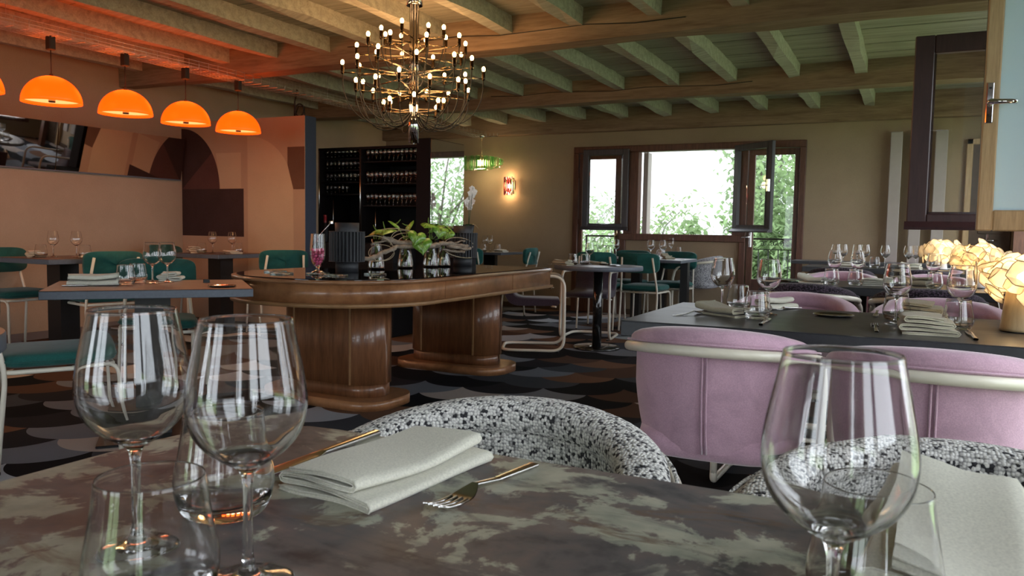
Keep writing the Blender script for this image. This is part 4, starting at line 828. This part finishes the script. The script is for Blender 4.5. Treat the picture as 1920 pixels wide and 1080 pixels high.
# red topped bottle on the bar counter and orchids on a plinth at the mirrored end
t=thing('wine_bottle','dark bottle with red foil neck on the bar counter by the partition','bottle',(-5.36,6.45,.90)); MB().lathe([(0,0),(.036,0),(.037,.01),(.037,.14),(.030,.17),(.014,.20),(.013,.26)],20).build('body','rack',t); MB().lathe([(.0145,.195),(.0155,.21),(.0155,.255),(.017,.257),(.017,.275),(.0155,.278),(0,.278)],20).build('foil','red',t)
t=thing('plinth','dark narrow plinth behind the far planter carrying the orchid','plinth',(-4.08,7.02,0)); MB().box(-.10,.10,-.12,.14,0,1.0,.005).build('body','plumlac',t); MB().box(-.11,.11,-.13,.15,1.0,1.012,.003).build('top','rack',t)
def orchid(label,x,y,z,stems,seed):
    rng=random.Random(seed); t=thing('orchid',label,'plant',(x,y,z)); MB().lathe([(0,0),(.045,0),(.06,.09),(.056,.09),(.05,.08),(0,.08)],24).build('pot','pot',t)
    for k in range(4):
        a=k*1.6+.3; MB().grid(lambda u,v:(math.cos(a)*v*.11+math.sin(a)*(u-.5)*.05*math.sin(PI*min(.98,v+.05)),math.sin(a)*v*.11-math.cos(a)*(u-.5)*.05*math.sin(PI*min(.98,v+.05)),.085+.08*v-.12*v*v),3,6).build('leaf','dleaf',t)
    for sx,sy,h in stems:
        pts=[(sx*u*.9,sy*u*.9,.08+(h-.08)*u) for u in (0,.3,.6,.85,1)]; MB().tube(pts,.003,5).build('stem','dleaf',t)
        for i in range(6):
            u=.55+.42*i/5; c=Vector((sx*u+rng.uniform(-.028,.028),sy*u+rng.uniform(-.03,.03),.08+(h-.08)*u)); m=MB()
            yaw=R(-60)+rng.uniform(-.5,.5)
            for p in range(5):
                a=2*PI*p/5+PI/2; w=.019 if p in (1,4) else .014; l=.034
                q=[Vector((0,0,0)),Vector((l*.6*math.cos(a)-w*math.sin(a),-.004,l*.6*math.sin(a)+w*math.cos(a))),Vector((l*math.cos(a),.004,l*math.sin(a))),Vector((l*.6*math.cos(a)+w*math.sin(a),-.004,l*.6*math.sin(a)-w*math.cos(a)))]
                mt=Matrix.Rotation(yaw+PI/2,3,'Z'); m.add([tuple(c+mt@v) for v in q],[(0,1,2,3)])
            m.sq(tuple(c),(.012,.012,.012),1,6,4); m.build('flower','petalw',t)
orchid('white orchid with two arching stems beside the mirrored bar end',-4.03,7.08,1.012,[(.04,.02,.47),(-.0,-.0,.42)],3)
# ------------------------------------------------------------------ cable tray, pendants, chandelier, lamps
XT=-5.35
tr=thing('cable_tray','galvanised wire basket cable tray hung under the beams along the left','cable tray',(XT,0,2.325))
WX=[-.10,-.06,-.02,.02,.06,.10]
for x in WX: MB().tube([(x,.6,0),(x,9.66,0)],.0024,5).build('long_wire','wire',tr)
for x in (-.10,.10):
    for z in (.028,.056): MB().tube([(x,.6,z),(x,9.66,z)],.0024,5).build('long_wire','wire',tr)
cw=MB().tube([(-.10,0,.062),(-.10,0,-.003),(.10,0,-.003),(.10,0,.062)],.0024,5).mesh('cross_wire',M['wire'])
yy=.65
while yy<9.66: inst('cross_wire',cw,tr,(0,yy,0)); yy+=.10
for yy in (1.2,3.2,6.6,8.6):
    for x in (-.10,.10): MB().tube([(x,yy,.06),(x,yy,.318)],.0016,5).build('hanger_wire','wire',tr)
def point(name,loc,col,w,r,par=None):
    l=bpy.data.lights.new(name,'POINT'); l.color=col; l.energy=w; l.shadow_soft_size=r; o=bpy.data.objects.new(name,l); COL.objects.link(o); o.location=loc
    if par: o.parent=par
    return o
PL=['orange dome pendant lamp nearest in full view','second orange dome pendant lamp in the row','third orange dome pendant lamp in the row','last orange dome pendant lamp, beside the partition','orange dome pendant lamp cut off at the left edge']
for (y,l) in zip((3.56,4.14,4.70,5.27,3.02),PL):
    t=thing('pendant_lamp',l,'lamp',(XT,y,1.875),0,'orange dome pendants'); r=.19
    pf=[(r,0)]+[(r*math.cos(R(a)),.185*math.sin(R(a))) for a in range(6,91,6)]
    MB().lathe([(p[0]*.985,p[1]) for p in pf[:1]]+pf,48).build('shade','orange',t); MB().lathe([(r*.99,0),(r*.955,.004),(r*.95,.010)],48).build('rim','orange',t)
    MB().lathe([(r*.95,.022),(.0,.026)],40).build('diffuser','innerw',t); MB().cyl(0,0,.006,.024,.022,16).build('cap','brass',t)
    MB().cyl(0,0,.18,.38,.0035,6).build('cable','cable',t); MB().cyl(0,0,.183,.20,.012,10).build('cable_grip','cable',t); MB().box(-.028,.028,-.022,.022,.36,.455,.006).build('driver_box','cable',t)
    point('pendant_glow',(0,0,.26),(1,.15,.015),2.5,.16,t)
    a=bpy.data.lights.new('pendant_downlight','AREA'); a.shape='DISK'; a.size=.30; a.energy=1.8; a.color=(1,.68,.38); ao=bpy.data.objects.new('pendant_downlight',a); COL.objects.link(ao); ao.parent=t; ao.location=(0,0,-.004)
# loop of cable above the partition
t=thing('cable_loop','coiled black cable above the painted partition','cable',(-5.5,6.16,2.14)); MB().tube([(0,0,0),(.0,0,.14),(.03,0,.26)],.008,6).tube([(.06+.055*math.cos(2*PI*i/20),.0,.06+.06*math.sin(2*PI*i/20)) for i in range(21)],.007,6).tube([(.0,.01,.02),(.04,.01,.10),(.11,.01,.09),(.12,.01,.0)],.006,6).build('coil','cable',t)
# chandelier
ch=thing('chandelier','large brass chandelier of many arms with bare warm bulbs and looping cords','chandelier',(-3.06,4.60,0))
cb=MB()
for k in range(8):
    a=2*PI*k/8; cb.cyl(.024*math.cos(a),.024*math.sin(a),1.84,2.56,.0085,8)
cb.build('tube_cluster','dchrome',ch); MB().cyl(0,0,1.635,1.89,.034,28).cyl(0,0,1.625,1.636,.006,8).build('bottom_cylinder','chrome',ch); MB().cyl(0,0,2.55,2.64,.055,24).build('ceiling_rose','chrome',ch)
arm_m=MB().tube([(.02,0,0),(1,0,0)],1,6)
bulbm=MB().lathe([(0,.0),(.006,.001),(.0105,.008),(.0125,.018),(.0105,.027),(.0055,.033),(0,.035)],12).mesh('bulb','bulb')
sockm=MB().lathe([(.004,-.012),(.010,-.006),(.0115,.0),(.0115,.048),(.009,.050),(0,.050)],12).mesh('socket',M['dbrass'])
rng=random.Random(21)
for z,r,nb,ph in ((2.315,.235,8,.2),(2.225,.385,10,.5),(2.095,.475,12,.1),(1.965,.395,12,.35),(1.845,.225,8,.6)):
    for k in range(nb):
        a=ph+2*PI*k/nb; rr=r*(1 if k%2 else .9); c,s=math.cos(a),math.sin(a); zz=z+(.018 if k%3==0 else -.008)
        MB().tube([(.022*c,.022*s,zz),(rr*c,rr*s,zz)],.0045,6).build('arm','brass',ch)
        inst('socket',sockm,ch,(rr*c,rr*s,zz)); inst('bulb',bulbm,ch,(rr*c,rr*s,zz+.049))
        lo=1.70+.06*rng.random() if z<2.2 else zz-.20-.05*rng.random(); q=a+rng.uniform(-.25,.25); ze=max(1.86,zz-.14) if z>=2.2 else 1.85
        p0,p1,p2,p3=Vector((rr*c,rr*s,zz-.01)),Vector((rr*c*1.02,rr*s*1.02,lo-.02)),Vector((.35*rr*math.cos(q),.35*rr*math.sin(q),lo-.07)),Vector((.025*c,.025*s,ze))
        MB().tube([p0*(1-u)**3+p1*3*u*(1-u)**2+p2*3*u*u*(1-u)+p3*u**3 for u in [i/14 for i in range(15)]],.0034,5).build('cord','cable',ch)
point('chandelier_glow',(0,0,2.06),(1,.62,.30),16,.30,ch)
# green prism lamp
gl=thing('prism_lamp','leaf shaped hanging lamp of green glass prisms beside the mirrored bar end','lamp',(-5.19,9.45,1.862))
for k in range(22):
    u=k/21; x=-.28+.60*u; hw=.10*math.sin(PI*min(1,.18+.82*u))**.7+.004; hh=.175*(1-max(0,(u-.35)/.65)**2.2)**.5+.012; zc=.085+.01*u
    for s in ((-1,1) if 0<k<21 else (1,)):
        MB().box(x-.012,x+.012,s*hw-.010,s*hw+.010,zc-hh/2,zc+hh/2,.003).build('prism','gprism' if (k*5)%7<4 else 'yprism',gl)
MB().sq((0,0,.085),(.075,.075,.085),1,20,12).build('globe_bulb','bulb2',gl)
MB().cyl(0,0,.12,.19,.014,12).tube([(0,0,.19),(-.09,.06,.165)],.005,6).tube([(0,0,.19),(.09,-.06,.165)],.005,6).cyl(0,0,.19,.42,.003,6).build('fitting','brass',gl)
MB().cyl(0,0,.42,.47,.035,20).box(-.13,.24,-.004,.004,.43,.44).build('canopy','chrome',gl)
for k in range(7): MB().tube([(-.10+.055*k,0,.435),(-.10+.055*k,0,.475)],.003,5).build('hook','wire',gl)
point('prism_glow',(0,-.0,-.03),(1,.80,.42),5,.05,gl)
# red sconce
sc=thing('wall_sconce','red and clear glass rod wall sconce glowing on the back wall','lamp',(-4.92,YB-.01,1.53))
MB().box(-.05,.05,-.02,.01,.06,.22,.004).build('back_plate','brass',sc)
for k in range(7):
    a=R(180+22.5+22.5*k); MB().cyl(.075*math.cos(a),-.02+.075*math.sin(a),.0 if k%2 else .015,.25 if k%2 else .235,.0115,10).build('glass_rod','rprism' if k in (1,3,4) else 'glass',sc)
MB().sq((0,-.045,.125),(.035,.035,.06),1,12,8).build('bulb','bulb2',sc); MB().cyl(0,-.045,.02,.09,.012,10).build('lamp_holder','brass',sc)
point('sconce_glow',(0,-.07,.02),(1,.66,.32),2.2,.02,sc); point('sconce_glow_up',(0,-.07,.26),(1,.62,.30),1.2,.02,sc)
# table lamps with paper petal shades
hexa=[(.5*math.cos(R(a))*(.9 if i%2 else 1),.5*math.sin(R(a))*(.85 if i%3 else 1)) for i,a in enumerate((8,52,68,112,128,172,188,232,248,292,308,352))]
pm=MB().prism(hexa,-.008,.008).mesh('petal','petal')
rim=MB().tube([(x,y,0) for x,y in hexa],.018,4,True).mesh('petal_rim','lampbase')
def lamp(label,x,y,z,base,bh,r,n_,seed,br_,e):
    rng=random.Random(seed); t=thing('table_lamp',label,'lamp',(x,y,z),0,None)
    MB().lathe([(0,.004),(.052,.004),(.050,.012),(.036,bh*.78),(0,bh*.78)] if base=='lampwhite' else [(0,.004),(.060,.004),(.058,.012),(.046,bh*.78),(0,bh*.78)],32).build('base',base,t); MB().cyl(0,0,0,.005,.056,32).build('foot','black',t)
    MB().sq((0,0,bh+r*.05),(.038,.038,.05),1,16,10).build('bulb',br_,t); MB().cyl(0,0,bh*.6,bh+.01,.014,12).build('bulb_holder','chrome',t)
    for i in range(n_):
        u=(i+.5)/n_; ph=math.acos(1-1.82*u); th=i*2.399963; q=r*rng.uniform(.80,1.06); d=Vector((math.sin(ph)*math.cos(th),math.sin(ph)*math.sin(th),math.cos(ph)))
        p=Vector((d.x*q*1.12,d.y*q*1.12,bh+r*.05+d.z*q*.66)); nn=(d+Vector((rng.uniform(-.55,.55),rng.uniform(-.55,.55),rng.uniform(-.5,.5)))).normalized()
        rot=nn.to_track_quat('Z','Y').to_euler(); s=r*rng.uniform(.55,.80); inst('petal',pm,t,p,rot,(s,s,.09)); 
        inst('petal_rim',rim,t,p,rot,(s,s,.09))
    MB().tube([(0,.05,.01),(.04,.13,.006),(.12,.22,.006)],.003,5).build('cord','socket',t)
    point('lamp_glow',(0,0,bh+r*.05),(1,.72,.38),e,.03,t); return t
lamp('paper petal table lamp on a pale tapered base, near slate table at the right edge',.335,3.03,.75,'lampbase',.165,.115,40,1,'bulb2',2.6)
lamp('paper petal table lamp on a white tapered base, second slate table',.375,5.55,.75,'lampwhite',.165,.135,52,2,'bulb2',3.6)
lamp('paper petal table lamp furthest back, on the third slate table',.26,7.95,.77,'lampwhite',.15,.15,46,3,'bulb2',4)
t=thing('cord_switch','white in-line cord switch hanging behind the mauve chair','switch',(.40,4.2,.45)); MB().box(-.014,.014,-.012,.012,0,.075,.005).build('body','socket',t); MB().tube([(0,0,.07),(0,.01,.2),(.005,.35,.29),(.02,.95,.305)],.0032,5).build('cord','socket',t)
# power socket on the partition behind the bar table
t=thing('power_socket','dark power socket low on the painted partition','socket',(-5.95,6.089,.30)); MB().box(-.045,.045,-.012,0,0,.09,.006).build('plate','dark',t); MB().cyl(0,0,0,.004,.022,16).xf((0,-.0125,.045),0,R(90)).build('outlet','black',t)
